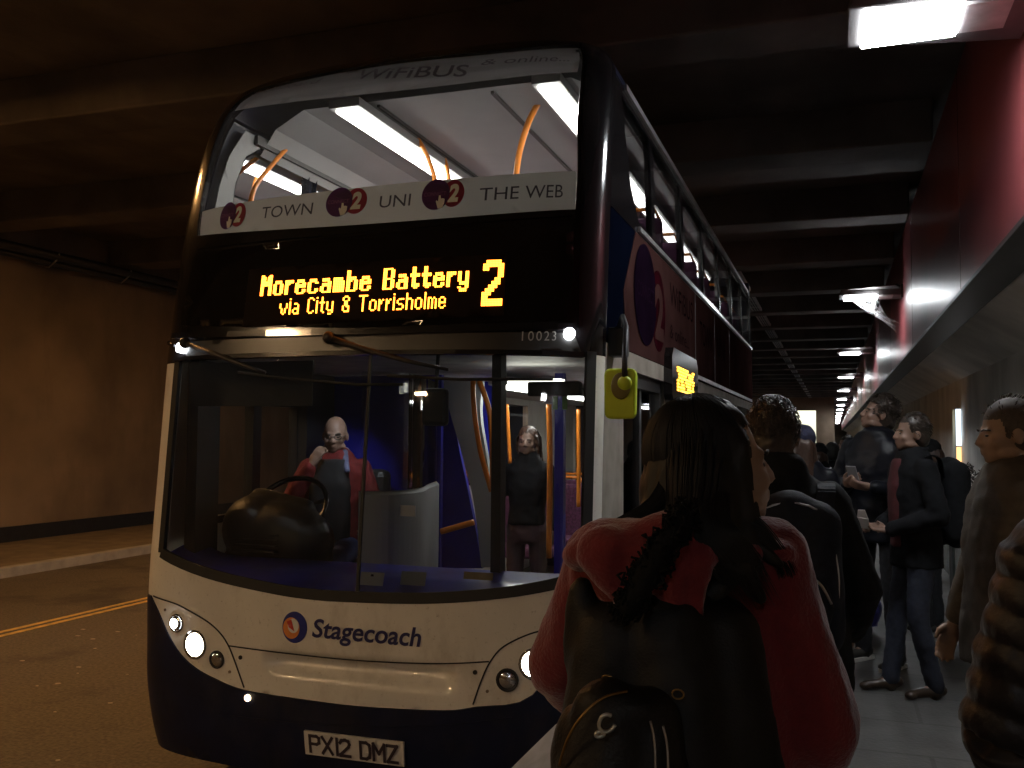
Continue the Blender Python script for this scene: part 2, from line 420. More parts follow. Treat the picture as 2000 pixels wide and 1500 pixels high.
# ceiling slab with deep cross beams
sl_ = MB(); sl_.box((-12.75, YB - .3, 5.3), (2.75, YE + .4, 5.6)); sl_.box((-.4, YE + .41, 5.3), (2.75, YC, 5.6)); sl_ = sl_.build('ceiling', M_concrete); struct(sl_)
bproto = None
for i in range(-5, 21):
    y = 6.9 + 3.3 * i
    if bproto is None:
        bm_ = MB().prism([(-12.38, 0, 5.31), (-12.38, .05, 4.87), (-12.38, .62, 4.87), (-12.38, .70, 5.31)], (13.36, 0, 0))
        bproto = bm_.build('ceiling_beam', M_concrete, bevel=.02); o = bproto
    else:
        o = bproto.copy(); COL.objects.link(o)
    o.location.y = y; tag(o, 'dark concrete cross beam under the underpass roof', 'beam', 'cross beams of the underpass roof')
# cable tray along the roof, with slotted underside, and a pipe along the left wall head
t = empty('cable_tray', (-1.75, 0, 5.0), 0, 'slotted metal cable tray running along the roof above the bus', 'cable tray')
e = MB().box((-1.86, 17, 4.79), (-1.64, YE - .3, 4.80)); e.box((-1.866, 17, 4.79), (-1.86, YE - .3, 4.85)); e.box((-1.64, 17, 4.79), (-1.634, YE - .3, 4.85)); e.v = [(x, y, z + .13) for x, y, z in e.v]; e.build('tray', mat('galvanised_tray', (.45, .43, .42), .5, var=.2), t)
e = MB(); y = 17.2
while y < 60:
    for q in (-1.82, -1.765, -1.71): e.box((q, y, 4.912), (q + .03, y + .5, 4.918))
    y += .62
e.build('slot', M_black, t)
e = MB().tube([(-11.95, YB + .1, 4.72), (-11.95, YE - .2, 4.72)], .07); e.tube([(-12.1, YB + .1, 4.62), (-12.1, YE - .2, 4.62)], .05)
pp = e.build('pipe', M_dgrey, smooth=True); tag(pp, 'pair of dark pipes fixed along the head of the left wall', 'pipe')
e = MB()
for i in range(14): y = 2.0 + i * 1.65; e.tube([(-12.39, y, 4.62), (-12.1, y, 4.54), (-11.95, y, 4.64), (-11.88, y, 4.76)], .014, 6)
o = e.build('bracket', M_steel, pp)

# ------------------------------------------------------------------ lamps
def wall_lamp():
    r = empty('wall_lamp', (.98, 0, 4.0), 0, 'x', 'lamp', 'white lamps on arms along the red fascia')
    h = MB().prism([(-.90, -.26, -.03), (-.86, -.26, .06), (-.10, -.20, .10), (-.02, -.09, .07), (-.02, -.09, -.03)], (0, .50, 0)); h.build('housing', M_lamp, r, bevel=.012, world=False)
    MB().box((-.03, -.1, -.07), (-.0, .1, .13)).build('bracket', M_dgrey, r, bevel=.01, world=False)
    MB().tube([(-.14, 0, .08), (-.08, 0, .13), (-.02, 0, .10)], .022).build('conduit', M_dgrey, r, smooth=True, world=False)
    MB().prism([(-.815, -.23, -.031), (-.36, -.20, -.031), (-.36, .20, -.031), (-.825, .22, -.031)], (0, 0, -.024)).build('lens', E_lens, r, bevel=.008, world=False)
    MB().box((-.355, -.16, -.046), (-.14, .18, -.031)).build('gear_tray', mat('lamp_tray', (.4, .38, .38), .5), r, world=False)
    return r
def copy_tree(o, parent=None):
    c = o.copy(); COL.objects.link(c)
    if parent is not None: c.parent = parent; c.matrix_parent_inverse = o.matrix_parent_inverse.copy()
    for ch in o.children: copy_tree(ch, c)
    return c
LY = [5.08 + 9.9 * i for i in range(-1, 15)]
lamp0 = wall_lamp()
ords = ['behind the viewer', 'nearest large glowing lamp at the top of the view', 'second glowing lamp from the front with a cobweb under it', 'third glowing lamp along the red fascia from the front', 'fourth glowing lamp along the red fascia from the front', 'fifth glowing lamp along the fascia from the front', 'sixth glowing lamp along the fascia from the front', 'last glowing lamp before the distant end wall'] + ['far lamp of the long row of small white lights beyond the end wall'] * 8
lamps = []
for i, y in enumerate(LY):
    o = lamp0 if i == 0 else copy_tree(lamp0)
    o.location.y = y; o['label'] = ords[i] if i else 'white arm lamp on the fascia behind the viewer'; lamps.append(o)
# cobweb below the second lamp
cw = MB(); rr = random.Random(5); y0 = LY[2] - .16; pts = []
for i in range(26):
    x = rr.uniform(.2, .62); a = Vector((x, y0 + rr.uniform(-.02, .1), 3.945)); t_ = rr.random()
    b2 = Vector((.30 + t_ * .62, y0 + rr.uniform(-.1, .2), 3.90 - t_ * .52 * rr.uniform(.7, 1)))
    m_ = (a + b2) / 2 - Vector((0, 0, .03)); cw.tube([a, m_, b2], .0018, 3); pts.append((a, m_, b2))
for i in range(60):
    a = rr.choice(pts)[rr.choice((0, 1))]; b2 = rr.choice(pts)[1]
    if (a - b2).length < .22: cw.tube([a, b2], .0016, 3)
o = cw.build('cobweb', mat('cobweb_silk', (.7, .7, .7), .7)); tag(o, 'dusty cobweb strung under the second lamp from the front', 'cobweb')
def sodium(y):
    r = empty('street_lamp', (-6.9, y, 4.85), 0, None, 'lamp', 'orange sodium lamps under the road ceiling')
    MB().prism([(-.30, -.18, -.028), (-.22, -.13, .12), (.22, -.13, .12), (.30, -.18, -.028), (.24, -.18, -.028), (.22, -.18, -.02), (-.22, -.18, -.02), (-.24, -.18, -.028)], (0, .36, 0)).build('housing', M_lamp, r, bevel=.02, world=False)
    MB().box((-.22, -.11, -.030), (.22, .11, -.0215)).build('lens', E_warm if y < 0 else E_sod, r, bevel=.008, world=False)
    return r
for i, y in enumerate((-1.6, 5.2, 11.6, 66, -8.4)):
    o = sodium(y); o['label'] = ['orange sodium lamp over the road just behind the viewer', 'orange sodium lamp over the road left of the bus front', 'orange sodium lamp over the road beside the bus rear', 'orange sodium lamp over the road near the bright tunnel mouth', 'orange sodium lamp over the road farthest behind the viewer'][i]

# wall case and guard rail on the right
nc = empty('notice_case', (1.7, 15.2, 1.7), 0, 'tall slim bright notice case on the right wall behind the backpackers', 'notice case')
MB().box((1.665, 15.05, 1.36), (1.745, 15.40, 2.29)).build('case', M_steel, nc, bevel=.01)
MB().box((1.672, 15.035, 1.75), (1.738, 15.048, 2.28)).build('poster', emis('white_lamp_reflection', (.75, .88, 1), 1.1), nc)  # both faces glow to imitate lamps reflected in the case glass
MB().box((1.672, 15.035, 1.37), (1.738, 15.048, 1.73)).build('poster', emis('amber_lamp_reflection', (1, .6, .25), .7), nc)
gr = empty('guard_rail', (1.1, 9.2, PZ), 0, 'metal guard rail with pale green glass panel near the wall', 'guard rail')
for y in (8.8, 10.4, 12.0): MB().box((1.07, y - .035, PZ), (1.14, y + .035, 1.32)).build('post', M_steel, gr, bevel=.006)
MB().tube([(1.105, 8.5, 1.34), (1.105, 12.4, 1.34)], .03).build('top_rail', M_steel, gr, smooth=True)
for y in (8.85, 10.45): MB().box((1.095, y, .45), (1.115, y + 1.5, 1.2)).build('glass_panel', G_green, gr)

# ================================================================== the bus
XC, HW, Y0 = -2.24, 1.22, 3.95
def interp(t, x):
    if x <= t[0][0]: return t[0][1]
    for (a, p), (b, q) in zip(t, t[1:]):
        if x <= b:
            k = (x - a) / (b - a); return p + (q - p) * k
    return t[-1][1]
def smooth_interp(t, x, w=.12):
    return sum(interp(t, x + d * w) for d in (-1, -.5, 0, .5, 1)) / 5
RK = [(.1, .10), (.25, .05), (.5, .0), (1.1, .0), (2.25, .10), (2.9, .20), (3.4, .32), (3.75, .47), (3.95, .64), (4.05, .85), (4.2, 1.3)]
WD = [(.15, 1.165), (.30, 1.185), (.6, 1.21), (1.0, 1.22), (2.3, 1.22), (3.1, 1.215), (3.6, 1.20), (3.78, 1.18), (3.92, 1.10), (4.0, .98), (4.05, .84)]
def rake(z): return smooth_interp(RK, z)
def wid(z): return smooth_interp(WD, z, .05)
def fY(xl, z):
    t = min(1, abs(xl) / wid(z)); return Y0 + rake(z) + .27 * (1 - (1 - t ** 3.0) ** (1 / 3.0))
def fs(u, z, off=0):
    """front surface: u in -1..1 across, z up, off outwards"""
    u = max(-1.0, min(1.0, u)); wz = wid(z); xl = wz * math.sin(u * math.pi / 2)
    p = Vector((XC + xl, fY(xl, z), z))
    if off:
        e = .01; ua, ub = max(-1, u - e), min(1, u + e)
        def q(u_, z_):
            x_ = wid(z_) * math.sin(u_ * math.pi / 2); return Vector((XC + x_, fY(x_, z_), z_))
        n = (q(ub, z) - q(ua, z)).cross(q(u, z + .01) - q(u, z - .01)).normalized()
        if n.y > 0 and abs(n.y) > .5: n = -n
        if (u > .9 and n.x < 0) or (u < -.9 and n.x > 0): n = -n
        p = p + n * off
    return p
def pf(x, y):
    """pixel -> front surface parameters"""
    Y = 4.1
    for i in range(40):
        p = at_y(x, y, Y); xl = max(-wid(p.z) * .9999, min(wid(p.z) * .9999, p.x - XC)); Y = .5 * Y + .5 * fY(xl, p.z)
    p = at_y(x, y, Y); wz = wid(p.z); xl = max(-wz, min(wz, p.x - XC))
    return (math.asin(xl / wz) / (math.pi / 2), p.z)
def PF(*pts): return [pf(x, y) for x, y in pts]
def smoothpath(p, n=6, closed=False):
    P = [Vector(q) for q in p]; out = []; N = len(P)
    for i in range(N if closed else N - 1):
        a, b, c, d = (P[(i - 1) % N], P[i], P[(i + 1) % N], P[(i + 2) % N]) if closed else (P[max(i - 1, 0)], P[i], P[i + 1], P[min(i + 2, N - 1)])
        for k in range(n):
            t = k / n; out.append(.5 * ((2 * b) + (c - a) * t + (2 * a - 5 * b + 4 * c - d) * t * t + (3 * b - a - 3 * c + d) * t ** 3))
    if not closed: out.append(P[-1])
    return [tuple(v) for v in out]
def strip(name, path, w, m, parent, off=.003, mp=None, h=.004):
    """thin band that follows a path on a surface"""
    mp = mp or fs; V = []; F = []
    for i, p in enumerate(path):
        a = mp(*path[max(i - 1, 0)], off); b = mp(*path[min(i + 1, len(path) - 1)], off); c = mp(p[0], p[1], off); c2 = mp(p[0], p[1], off - h)
        n = (c - c2).normalized(); s = (b - a).cross(n).normalized() * (w / 2)
        V += [c - s, c + s, c2 + s, c2 - s]
        if i:
            k = 4 * i
            for j in range(4): F.append((k - 4 + j, k - 4 + (j + 1) % 4, k + (j + 1) % 4, k + j))
    return MB().add(V, F + [(0, 1, 2, 3), tuple(range(len(V) - 4, len(V)))]).build(name, m, parent)
def disc(mb, u, z, r, mp=None, off0=-.01, off1=.01, dome=0, seg=24, inner=0):
    """round lens/ring standing on the surface"""
    mp = mp or fs; c = mp(u, z, 0); n = (mp(u, z, .05) - c).normalized(); a = n.cross(Vector((0, 0, 1))).normalized(); b = a.cross(n)
    def ring(rr, o): return [c + n * o + (a * math.cos(6.2832 * k / seg) + b * math.sin(6.2832 * k / seg)) * rr for k in range(seg)]
    rs = [ring(r, off0), ring(r, off1)]
    if inner: rs += [ring(inner, off1), ring(inner, off0)]
    else:
        for q in (.75, .45, .15): rs.append(ring(r * q, off1 + dome * (1 - q * q)))
    V = sum(rs, []); F = []
    for i in range(len(rs) - 1):
        for k in range(seg): F.append((i * seg + k, i * seg + (k + 1) % seg, (i + 1) * seg + (k + 1) % seg, (i + 1) * seg + k))
    F.append(tuple((len(rs) - 1) * seg + k for k in range(seg))) if not inner else None
    return mb.add(V, F)

BUS = empty('double_decker_bus', (XC, 8.5, 0), 0, 'white and navy double decker bus with lit destination display, waiting at the kerb', 'bus')
RS, LS, YR = XC + HW, XC - HW, 12.7      # nearside, offside, rear
# ---- front skins
edge_l = smoothpath(PF((297, 1163), (311, 1194), (330, 1239), (353, 1276), (383, 1304), (421, 1325), (477, 1347)) , 5)
edge_c = smoothpath(PF((477, 1347), (595, 1366), (700, 1379), (865, 1386)), 5)
zl = [p for p in edge_l if p[0] <= edge_c[0][0]]
# mirror the left corner sweep onto the right
zr = [(-u, z) for u, z in zl][::-1]
bound = [(-1.0, zl[0][1])] + zl + [p for p in edge_c[1:] if p[0] < zr[0][0]] + zr + [(1.0, zl[0][1])]
ws = PF((322, 1086), (400, 1118), (500, 1143), (600, 1160), (720, 1167), (850, 1168), (980, 1158), (1085, 1140))
ws_r = pf(1085, 1140)
UL, UR = pf(330, 900)[0], pf(1150, 900)[0]
ws_low = smoothpath([(UL, pf(322, 1084)[1] + .01)] + ws[1:] + [((UR + ws_r[0]) / 2, ws_r[1] + .02), (UR, ws_r[1] + .055)], 5)
ZT = 2.27
bound = [(-1.0, zl[0][1])] + smoothpath([zl[i] for i in range(0, len(zl), 5)] + PF((595, 1366), (700, 1379)) + PF((865, 1387), (930, 1380), (1040, 1357)) + [zr[i] for i in range(0, len(zr), 5) if zr[i][0] > pf(1040, 1357)[0] + .08], 4) + [(1.0, zl[0][1])]
white = bound + [(1.0, ZT), (UR + .02, ZT)] + [(p[0] + (.02 if p[0] > UR - .01 else 0), p[1] - .02) for p in ws_low[::-1]] + [(UL - .02, ws_low[0][1]), (UL - .02, ZT), (-1.0, ZT)]
# grille recess
gA = PF((505, 1272), (905, 1300), (880, 1340), (560, 1312))
gu0, gu1 = gA[0][0] + .01, gA[1][0] - .01; gz1 = (gA[0][1] + gA[1][1]) / 2 - .005; gz0 = (gA[2][1] + gA[3][1]) / 2 + .0
def recess(u, z):
    def st(t): t = max(0, min(1, t)); return t * t * (3 - 2 * t)
    return -.06 * st((u - gu0) / .06) * st((gu1 - u) / .06) * st((gz1 - z) / .010) * st((z - gz0 + .035) / .065)
fp = panel('front_panel', fs, white, M_white, BUS, 0, .03, grid=.022, edge=.02, offn=recess)
nav = [(-1.0, .245), (-.95, .225), (0, .215), (.95, .225), (1.0, .245)] + [(p[0], p[1] - .003) for p in bound[::-1]]
panel('bumper', fs, nav, M_navy, BUS, .006, .04, grid=.05)
strip('bumper_line', smoothpath(PF((420, 1392), (600, 1432 - 20), (800, 1418), (1000, 1400)), 6), .006, M_navy, BUS, .012)
# number plate
pc = pf(695, 1458); ph = .111 / 2; pw = .52 / 2 / (wid(.41) * math.pi / 2)
np_ = panel('number_plate', fs, [(pc[0] - pw, pc[1] - ph), (pc[0] + pw, pc[1] - ph), (pc[0] + pw, pc[1] + ph), (pc[0] - pw, pc[1] + ph)], mat('plate_white', (.62, .6, .57), .45, var=.05), BUS, .022, .012)
STK = {'P': [[(0, 0), (0, 1), (.42, 1), (.56, .9), (.56, .6), (.42, .5), (0, .5)]], 'X': [[(0, 0), (.58, 1)], [(0, 1), (.58, 0)]], '1': [[(.1, 0), (.1, 1)]],
 '2': [[(0, .8), (.1, .95), (.3, 1), (.5, .93), (.56, .75), (.5, .58), (0, .05), (0, 0), (.58, 0)]], 'D': [[(0, 0), (0, 1), (.35, 1), (.52, .88), (.56, .65), (.56, .35), (.52, .12), (.35, 0), (0, 0)]],
 'M': [[(0, 0), (0, 1), (.32, .42), (.64, 1), (.64, 0)]], 'Z': [[(0, 1), (.56, 1), (0, 0), (.58, 0)]]}
def strokes(name, body, mp, a, b, h, w, m, parent, off):
    """block letters drawn as strokes on a surface"""
    widths = {'1': .3, ' ': .45, 'M': .84}; tot = sum(widths.get(c, .78) for c in body) - .2; x = 0; V = []; F = []; k = 0
    U = (b[0] - a[0]) / tot; asp = h / (U * wid(a[1]) * math.pi / 2)
    for c in body:
        for pl in STK.get(c, []):
            for p, q in zip(pl, pl[1:]):
                k += 1; p_ = Vector((x + p[0], p[1] * asp)); q_ = Vector((x + q[0], q[1] * asp)); d = (q_ - p_).normalized() * (w / 2); n = Vector((-d.y, d.x))
                for o_ in (p_ - d + n, q_ + d + n, q_ + d - n, p_ - d - n): V.append(mp(a[0] + o_.x * U, a[1] + o_.y / asp * h, off + .00012 * k))
                F.append(tuple(range(len(V) - 4, len(V))))
        x += widths.get(c, .78)
    o = link(name, MB().add(V, F).mesh(name), m, smooth=False); wpar(o, parent); return o
strokes('plate_lettering', 'PX12 DMZ', fs, (pc[0] - pw * .88, pc[1] - .037), (pc[0] + pw * .88, pc[1] - .037), .074, .17, M_text, np_, .0245)
# seams, screws
strip('seam', smoothpath(PF((300, 1164), (340, 1178), (372, 1194), (407, 1215), (430, 1236), (446, 1260), (459, 1292), (477, 1343)), 6), .007, M_black, BUS)
strip('seam', smoothpath(PF((446, 1261), (560, 1276), (700, 1290), (850, 1296), (955, 1292)), 6), .006, M_black, BUS)
sr = [(-u, z) for u, z in PF((300, 1164), (340, 1178), (390, 1205), (425, 1232), (445, 1262), (468, 1310), (482, 1370))]
sr_px = PF((924, 1376), (940, 1330), (958, 1292), (985, 1262), (1035, 1238), (1085, 1225))
strip('seam', smoothpath(sr_px, 6), .007, M_black, BUS)
e = MB()
for x, y in ((470, 1284), (928, 1313)): disc(e, *pf(x, y), .010, off1=.005)
e.build('screw_hole', M_black, BUS)
e = MB()
for x, y in ((323, 1191), (449, 1312), (952, 1350)): disc(e, *pf(x, y), .007, off1=.005)
e.build('screw_cap', mat('screw_brown', (.2, .15, .1), .6), BUS)
# lights
def headlight(x, y, r, lensm, ringm, dome=.012):
    u, z = pf(x, y); h = MB(); disc(h, u, z, r * 1.22, off1=.007, inner=r * .98)
    ho = h.build('headlight', ringm, BUS, smooth=True)
    l = MB(); disc(l, u, z, r, off0=-.02, off1=.004, dome=dome); l.build('lens', lensm, ho, smooth=True)
    return ho
hl = headlight(345, 1217, .038, M_chrome, M_chrome); l = MB(); disc(l, *pf(344, 1217), .023, off0=.004, off1=.019, dome=.004); l.build('bulb', E_pos, hl, smooth=True); headlight(381, 1259, .058, E_head, M_chrome)
headlight(424, 1288, .036, M_chrome, M_dgrey); headlight(991, 1328, .042, M_chrome, M_dgrey)
headlight(1044, 1297, .058, E_head, M_chrome); headlight(1090, 1255, .036, E_pos, M_chrome)
l = MB(); u, z = pf(486, 1362); disc(l, u, z, .016, off1=.014, dome=.006); l.build('marker_light', emis('small_amber', (1, .75, .45), 3), BUS)
# logo and fleet name
lc = pf(576, 1225); K = 1 / (wid(1) * math.pi / 2)
def ellipse(c, rx, rz, n=40, a0=0, a1=2 * math.pi): return [(c[0] + rx * K * math.cos(a0 + (a1 - a0) * i / n), c[1] + rz * math.sin(a0 + (a1 - a0) * i / n)) for i in range(n)]
lg = panel('logo', fs, ellipse(lc, .068, .074), mat('logo_blue', (.02, .03, .22), .4), BUS, .004, .003, edge=.01)
c2 = (lc[0] - .016 * K, lc[1] - .004)
panel('logo_swirl', fs, ellipse(c2, .046, .050), mat('logo_orange', (.75, .26, .06), .4), lg, .007, .002, edge=.008)
panel('logo_swirl', fs, ellipse((c2[0] + .012 * K, c2[1] + .012), .030, .034), M_vinyl, lg, .010, .002, edge=.008)
panel('logo_swirl', fs, [(c2[0] - .022 * K, c2[1] + .030), (c2[0] + .002 * K, c2[1] + .042), (c2[0] + .012 * K, c2[1] + .012), (c2[0] + .020 * K, c2[1] - .012), (c2[0] - .010 * K, c2[1] + .004)], mat('logo_red', (.55, .05, .03), .4), lg, .013, .002, edge=.008)
a, b = pf(610, 1243), pf(823, 1250)
lettering('fleet_name', 'Stagecoach', fs, a, (b[0], a[1] - .004), .088, M_ntext, BUS, off=.004, bold=.02, shear=.18)
# ---- lower windscreen
wsg = smoothpath([(UL, ws_low[0][1])] + list(ws_low[1:-1]) + [(UR, ws_low[-1][1])], 1)
wtop = [(UR, 2.22), (.5, 2.245), (0, 2.25), (-.5, 2.245), (UL, 2.22)]
WG = panel('windscreen', fs, list(wsg) + wtop, G_ws, BUS, -.004, .006, grid=.06)
fr = list(wsg) + wtop
strip('windscreen_seal', list(wsg), .05, M_rubber, BUS, .004, h=.02)
strip('windscreen_seal', [(UL, z) for z in [ws_low[0][1] + i * (2.24 - ws_low[0][1]) / 14 for i in range(15)]], .045, M_rubber, BUS, .004, h=.02)
strip('windscreen_seal', [(UR, z) for z in [ws_low[-1][1] + i * (2.24 - ws_low[-1][1]) / 14 for i in range(15)]], .05, M_rubber, BUS, .004, h=.02)
uj = pf(712, 900)[0]
strip('windscreen_joint', [(uj, 1.12 + i * .08) for i in range(15)], .014, M_rubber, BUS, .004, h=.012)
# ---- black upper mask with the upper windscreen opening
ug = smoothpath(PF((385, 461), (392, 400), (404, 340), (418, 285), (440, 232), (466, 198), (500, 176)), 4) + smoothpath(PF((500, 176), (600, 150), (760, 121), (950, 101), (1129, 88)), 4)[1:] + smoothpath(PF((1129, 88), (1130, 200), (1128, 330), (1124, 409)), 3)[1:] + smoothpath(PF((1124, 409), (900, 424), (640, 443), (385, 461)), 4)[1:-1]
def topz(u): return 3.965
mask = [(-1.0, 2.225), (UL, 2.225), (-.5, 2.248), (0, 2.253), (.5, 2.248), (UR, 2.225), (1.0, 2.225)] + [(1.0, 2.225 + i * .2) for i in range(1, 9)] + [(1, 4.03), (.5, 4.03), (0, 4.03), (-.5, 4.03), (-1, 4.03)] + [(-1.0, 3.825 - i * .2) for i in range(0, 8)]
panel('front_mask', fs, mask, M_mask, BUS, .002, .03, holes=[ug], grid=.045, edge=.03)
UG = panel('upper_windscreen', fs, ug, G_up, BUS, -.006, .006, grid=.06)
# white banner across its foot
bt = PF((388, 412), (520, 385), (760, 357), (950, 341), (1127, 331))
bb = PF((1124, 411), (900, 426), (640, 445), (386, 463))
ban = panel('banner', fs, [(bt[0][0], bt[0][1])] + smoothpath(bt, 3)[1:] + smoothpath(bb, 3), M_film, UG, -.016, .004, grid=.05)
def conn(x, y, rpx, tx, tw, word, h):
    u, z = pf(x, y); d = (EYE - fs(u, z)).length; r = rpx * d / FPX
    A = (u - r * .55 * K, z); B = (u + r * .62 * K, z)
    panel('logo_disc', fs, ellipse(B, r * .78, r * .86), M_crimson, ban, -.0085, .004, edge=.012)
    panel('logo_disc', fs, ellipse(A, r * .95, r * .98), M_purple, ban, -.006, .005, edge=.012)
    lettering('logo_numeral', '2', fs, (B[0] - r * .30 * K, z - r * .52), (B[0] + r * .42 * K, z - r * .52), r * 1.08, M_vinyl, ban, off=-.0045, bold=.05, shear=.12)
    lettering('logo_word', 'CONNECT', fs, (A[0] - r * .78 * K, z - r * .12), (A[0] + r * .72 * K, z - r * .12), r * .26, mat('mauve_lettering', (.22, .07, .2), .5), ban, off=-.003)
    hd = [(-.10, -.95), (.16, -.95), (.30, -.62), (.30, -.36), (.18, -.32), (.05, -.34), (.0, -.12), (-.10, -.12), (-.12, -.5), (-.25, -.42), (-.27, -.52)]
    panel('pointer_hand', fs, [(A[0] + (p[0] + .35) * r * K, z + p[1] * r) for p in hd], M_vinyl, ban, -.002, .003, edge=.02)
    a, b = pf(*tx), pf(*tw)
    lettering('banner_word', word, fs, a, (b[0], a[1]), h, M_text, ban, off=-.012, bold=0)
conn(452, 419, 27, (507, 425), (607, 413), 'TOWN', .068)
conn(676, 392, 30, (738, 404), (799, 396), 'UNI', .068)
conn(866, 377, 32, (934, 390), (1099, 381), 'THE WEB', .070)
# frosted strip across the head
ft = PF((466, 198), (500, 176), (600, 150), (760, 121), (950, 101), (1129, 88)); fb = PF((1128, 135), (900, 158), (700, 180), (455, 212))
hb = panel('frosted_band', fs, smoothpath(ft, 3) + smoothpath(fb, 3), G_band, UG, -.016, .003, grid=.06)
lettering('window_word', 'Get Onboard', fs, pf(475, 187), (pf(620, 158)[0], pf(620, 158)[1]), .045, M_text, hb, off=-.013, bold=-.0, shear=.2)
a, b = pf(690, 151), pf(910, 145)
lettering('window_word', 'WiFiBUS', fs, a, b, .088, M_text, hb, off=-.013, bold=.01, shear=.1)
a, b = pf(938, 123), pf(1112, 115)
lettering('window_word', '& online...', fs, a, b, .045, M_text, hb, off=-.013, shear=.2)
# trim mouldings and display surround
strip('edge_trim', smoothpath(PF((345, 676), (330, 664), (326, 640), (331, 600), (346, 505), (363, 420), (379, 340), (395, 270), (412, 225), (440, 190)), 6), .012, mat('satin_trim', (.12, .12, .13), .18, metal=1), BUS, .016, h=.02)
strip('edge_trim', smoothpath(PF((1134, 90), (1137, 250), (1136, 400), (1132, 560), (1131, 640)), 8), .012, MATS['satin_trim'], BUS, .016, h=.02)
DG = panel('destination_glass', fs, PF((383, 500), (370, 560), (358, 636), (700, 640), (1118, 628), (1120, 425), (900, 443), (640, 466)), M_gloss, BUS, .012, .012, grid=.05)
strip('display_ledge', smoothpath(PF((388, 486), (640, 458), (900, 436), (1122, 420)), 6), .018, M_mask, BUS, .016, h=.018)
strip('display_ledge', smoothpath(PF((345, 658), (700, 650), (1120, 640)), 6), .030, M_mask, BUS, .03, h=.04)
panel('wiper_board', fs, PF((372, 668), (700, 655), (1000, 650), (1120, 652), (1135, 690), (1000, 690), (700, 690), (365, 702)), mat('scuffed_black_board', (.03, .028, .026), .32, var=.3, coat=.2), BUS, .010, .01, grid=.05)
strip('display_ledge', smoothpath(PF((345, 703), (700, 690), (1140, 694)), 6), .022, M_mask, BUS, .02, h=.03)
# led matrix
mx0, mx1 = pf(482, 600)[0], pf(986, 600)[0]
lm = panel('led_matrix', fs, [(mx0, pf(490, 640)[1]), (mx1, pf(986, 618)[1]), (mx1, pf(984, 498)[1]), (mx0, pf(490, 528)[1])], mat('led_board', (.010, .005, .003), .6, var=.15, spec=.08), BUS, .015, .004)
GL = {
 'M': ["X....X","XX..XX","XX..XX","X.XX.X","X.XX.X","X....X","X....X","X....X","X....X"],
 'B': ["XXXX.","X...X","X...X","X...X","XXXX.","X...X","X...X","X...X","XXXX."],
 'o': ["","","",".XXX.","X...X","X...X","X...X","X...X",".XXX."],
 'r': ["","","","X.XX","XX..","X...","X...","X...","X..."],
 'e': ["","","",".XXX.","X...X","XXXXX","X....","X...X",".XXX."],
 'c': ["","","",".XXX.","X...X","X....","X....","X...X",".XXX."],
 'a': ["","","",".XXX.","....X",".XXXX","X...X","X...X",".XXXX"],
 'm': ["","","","XX.X.","X.X.X","X.X.X","X.X.X","X.X.X","X.X.X"],
 'b': ["X....","X....","X....","X.XX.","XX..X","X...X","X...X","X...X","XXXX."],
 't': [".X..",".X..",".X..","XXXX",".X..",".X..",".X..",".X.X","..X."],
 'y': ["","","","X...X","X...X","X...X","X...X",".XXXX","....X","X...X",".XXX."],
 ' ': ["..."]}
GN = {
 'v': ["","","","X...X","X...X",".X.X.",".X.X.",".X.X.","..X.."], 'i': ["X","","X","X","X","X","X","X","X"][0:1] + ["",] + ["X"] * 7,
 'a': ["","","",".XX.","...X",".XXX","X..X","X..X",".XXX"], 'C': [".XX.","X..X","X...","X...","X...","X...","X...","X..X",".XX."],
 't': [".X.",".X.",".X.","XXX",".X.",".X.",".X.",".X.","..X"], 'y': ["","","","X..X","X..X","X..X","X..X",".XXX","...X",".XX."],
 '&': [".XX.","X..X","X..X",".XX.",".XX.","X.XX","X..X","X..X",".XXX"], 'T': ["XXXXX","..X..","..X..","..X..","..X..","..X..","..X..","..X..","..X.."],
 'o': ["","","",".XX.","X..X","X..X","X..X","X..X",".XX."], 'r': ["","","","X.X","XX.","X..","X..","X..","X.."],
 's': ["","","",".XXX","X...",".XX.","...X","...X","XXX."], 'h': ["X...","X...","X...","XXX.","X..X","X..X","X..X","X..X","X..X"],
 'l': ["X"] * 9, 'm': ["","","","XX.X.","X.X.X","X.X.X","X.X.X","X.X.X","X.X.X"], 'e': ["","","",".XX.","X..X","XXXX","X...","X..X",".XX."], ' ': ["..."]}
TWO = [".XXXXX.","XXXXXXX","XX...XX",".....XX",".....XX","....XX.","...XXX.","..XXX..",".XXX...","XXX....","XX.....","XXXXXXX","XXXXXXX"]
def dots(text, G, bold, rows):
    """-> set of (col,row) with row 0 at the baseline, total columns"""
    out = set(); c = 0
    for ch in text:
        g = G[ch]; wd_ = max(len(r) for r in g)
        for i, r in enumerate(g):
            for k, q in enumerate(r):
                if q == 'X':
                    top = (9 - i) * rows / 9; bot = (8 - i) * rows / 9
                    for rw_ in range(math.floor(bot + .5), math.floor(top + .5)):
                        out.add((c + k, rw_));
                        if bold: out.add((c + k + 1, rw_))
        c += wd_ + 1 + (1 if bold else 0)
    return out, c - 1
def led_text(D, ncol, a, b, z, hpitch, name):
    mb = MB()
    for (c, r) in sorted(D):
        u = a + (b - a) * (c + .5) / ncol; du = (b - a) / ncol * .33; zz = z + hpitch * (r + .5); dz = hpitch * .36
        P = [fs(u - du, zz - dz, .018), fs(u + du, zz - dz, .018), fs(u + du, zz + dz, .018), fs(u - du, zz + dz, .018)]
        Q = [fs(u - du, zz - dz, .0145), fs(u + du, zz - dz, .0145), fs(u + du, zz + dz, .0145), fs(u - du, zz + dz, .0145)]
        mb.add(P + Q, [(0, 1, 2, 3), (0, 4, 5, 1), (1, 5, 6, 2), (2, 6, 7, 3), (3, 7, 4, 0)])
    o = link(name, mb.mesh(name), E_led); wpar(o, lm); return o
D, n = dots('Morecambe Battery', GL, True, 13)
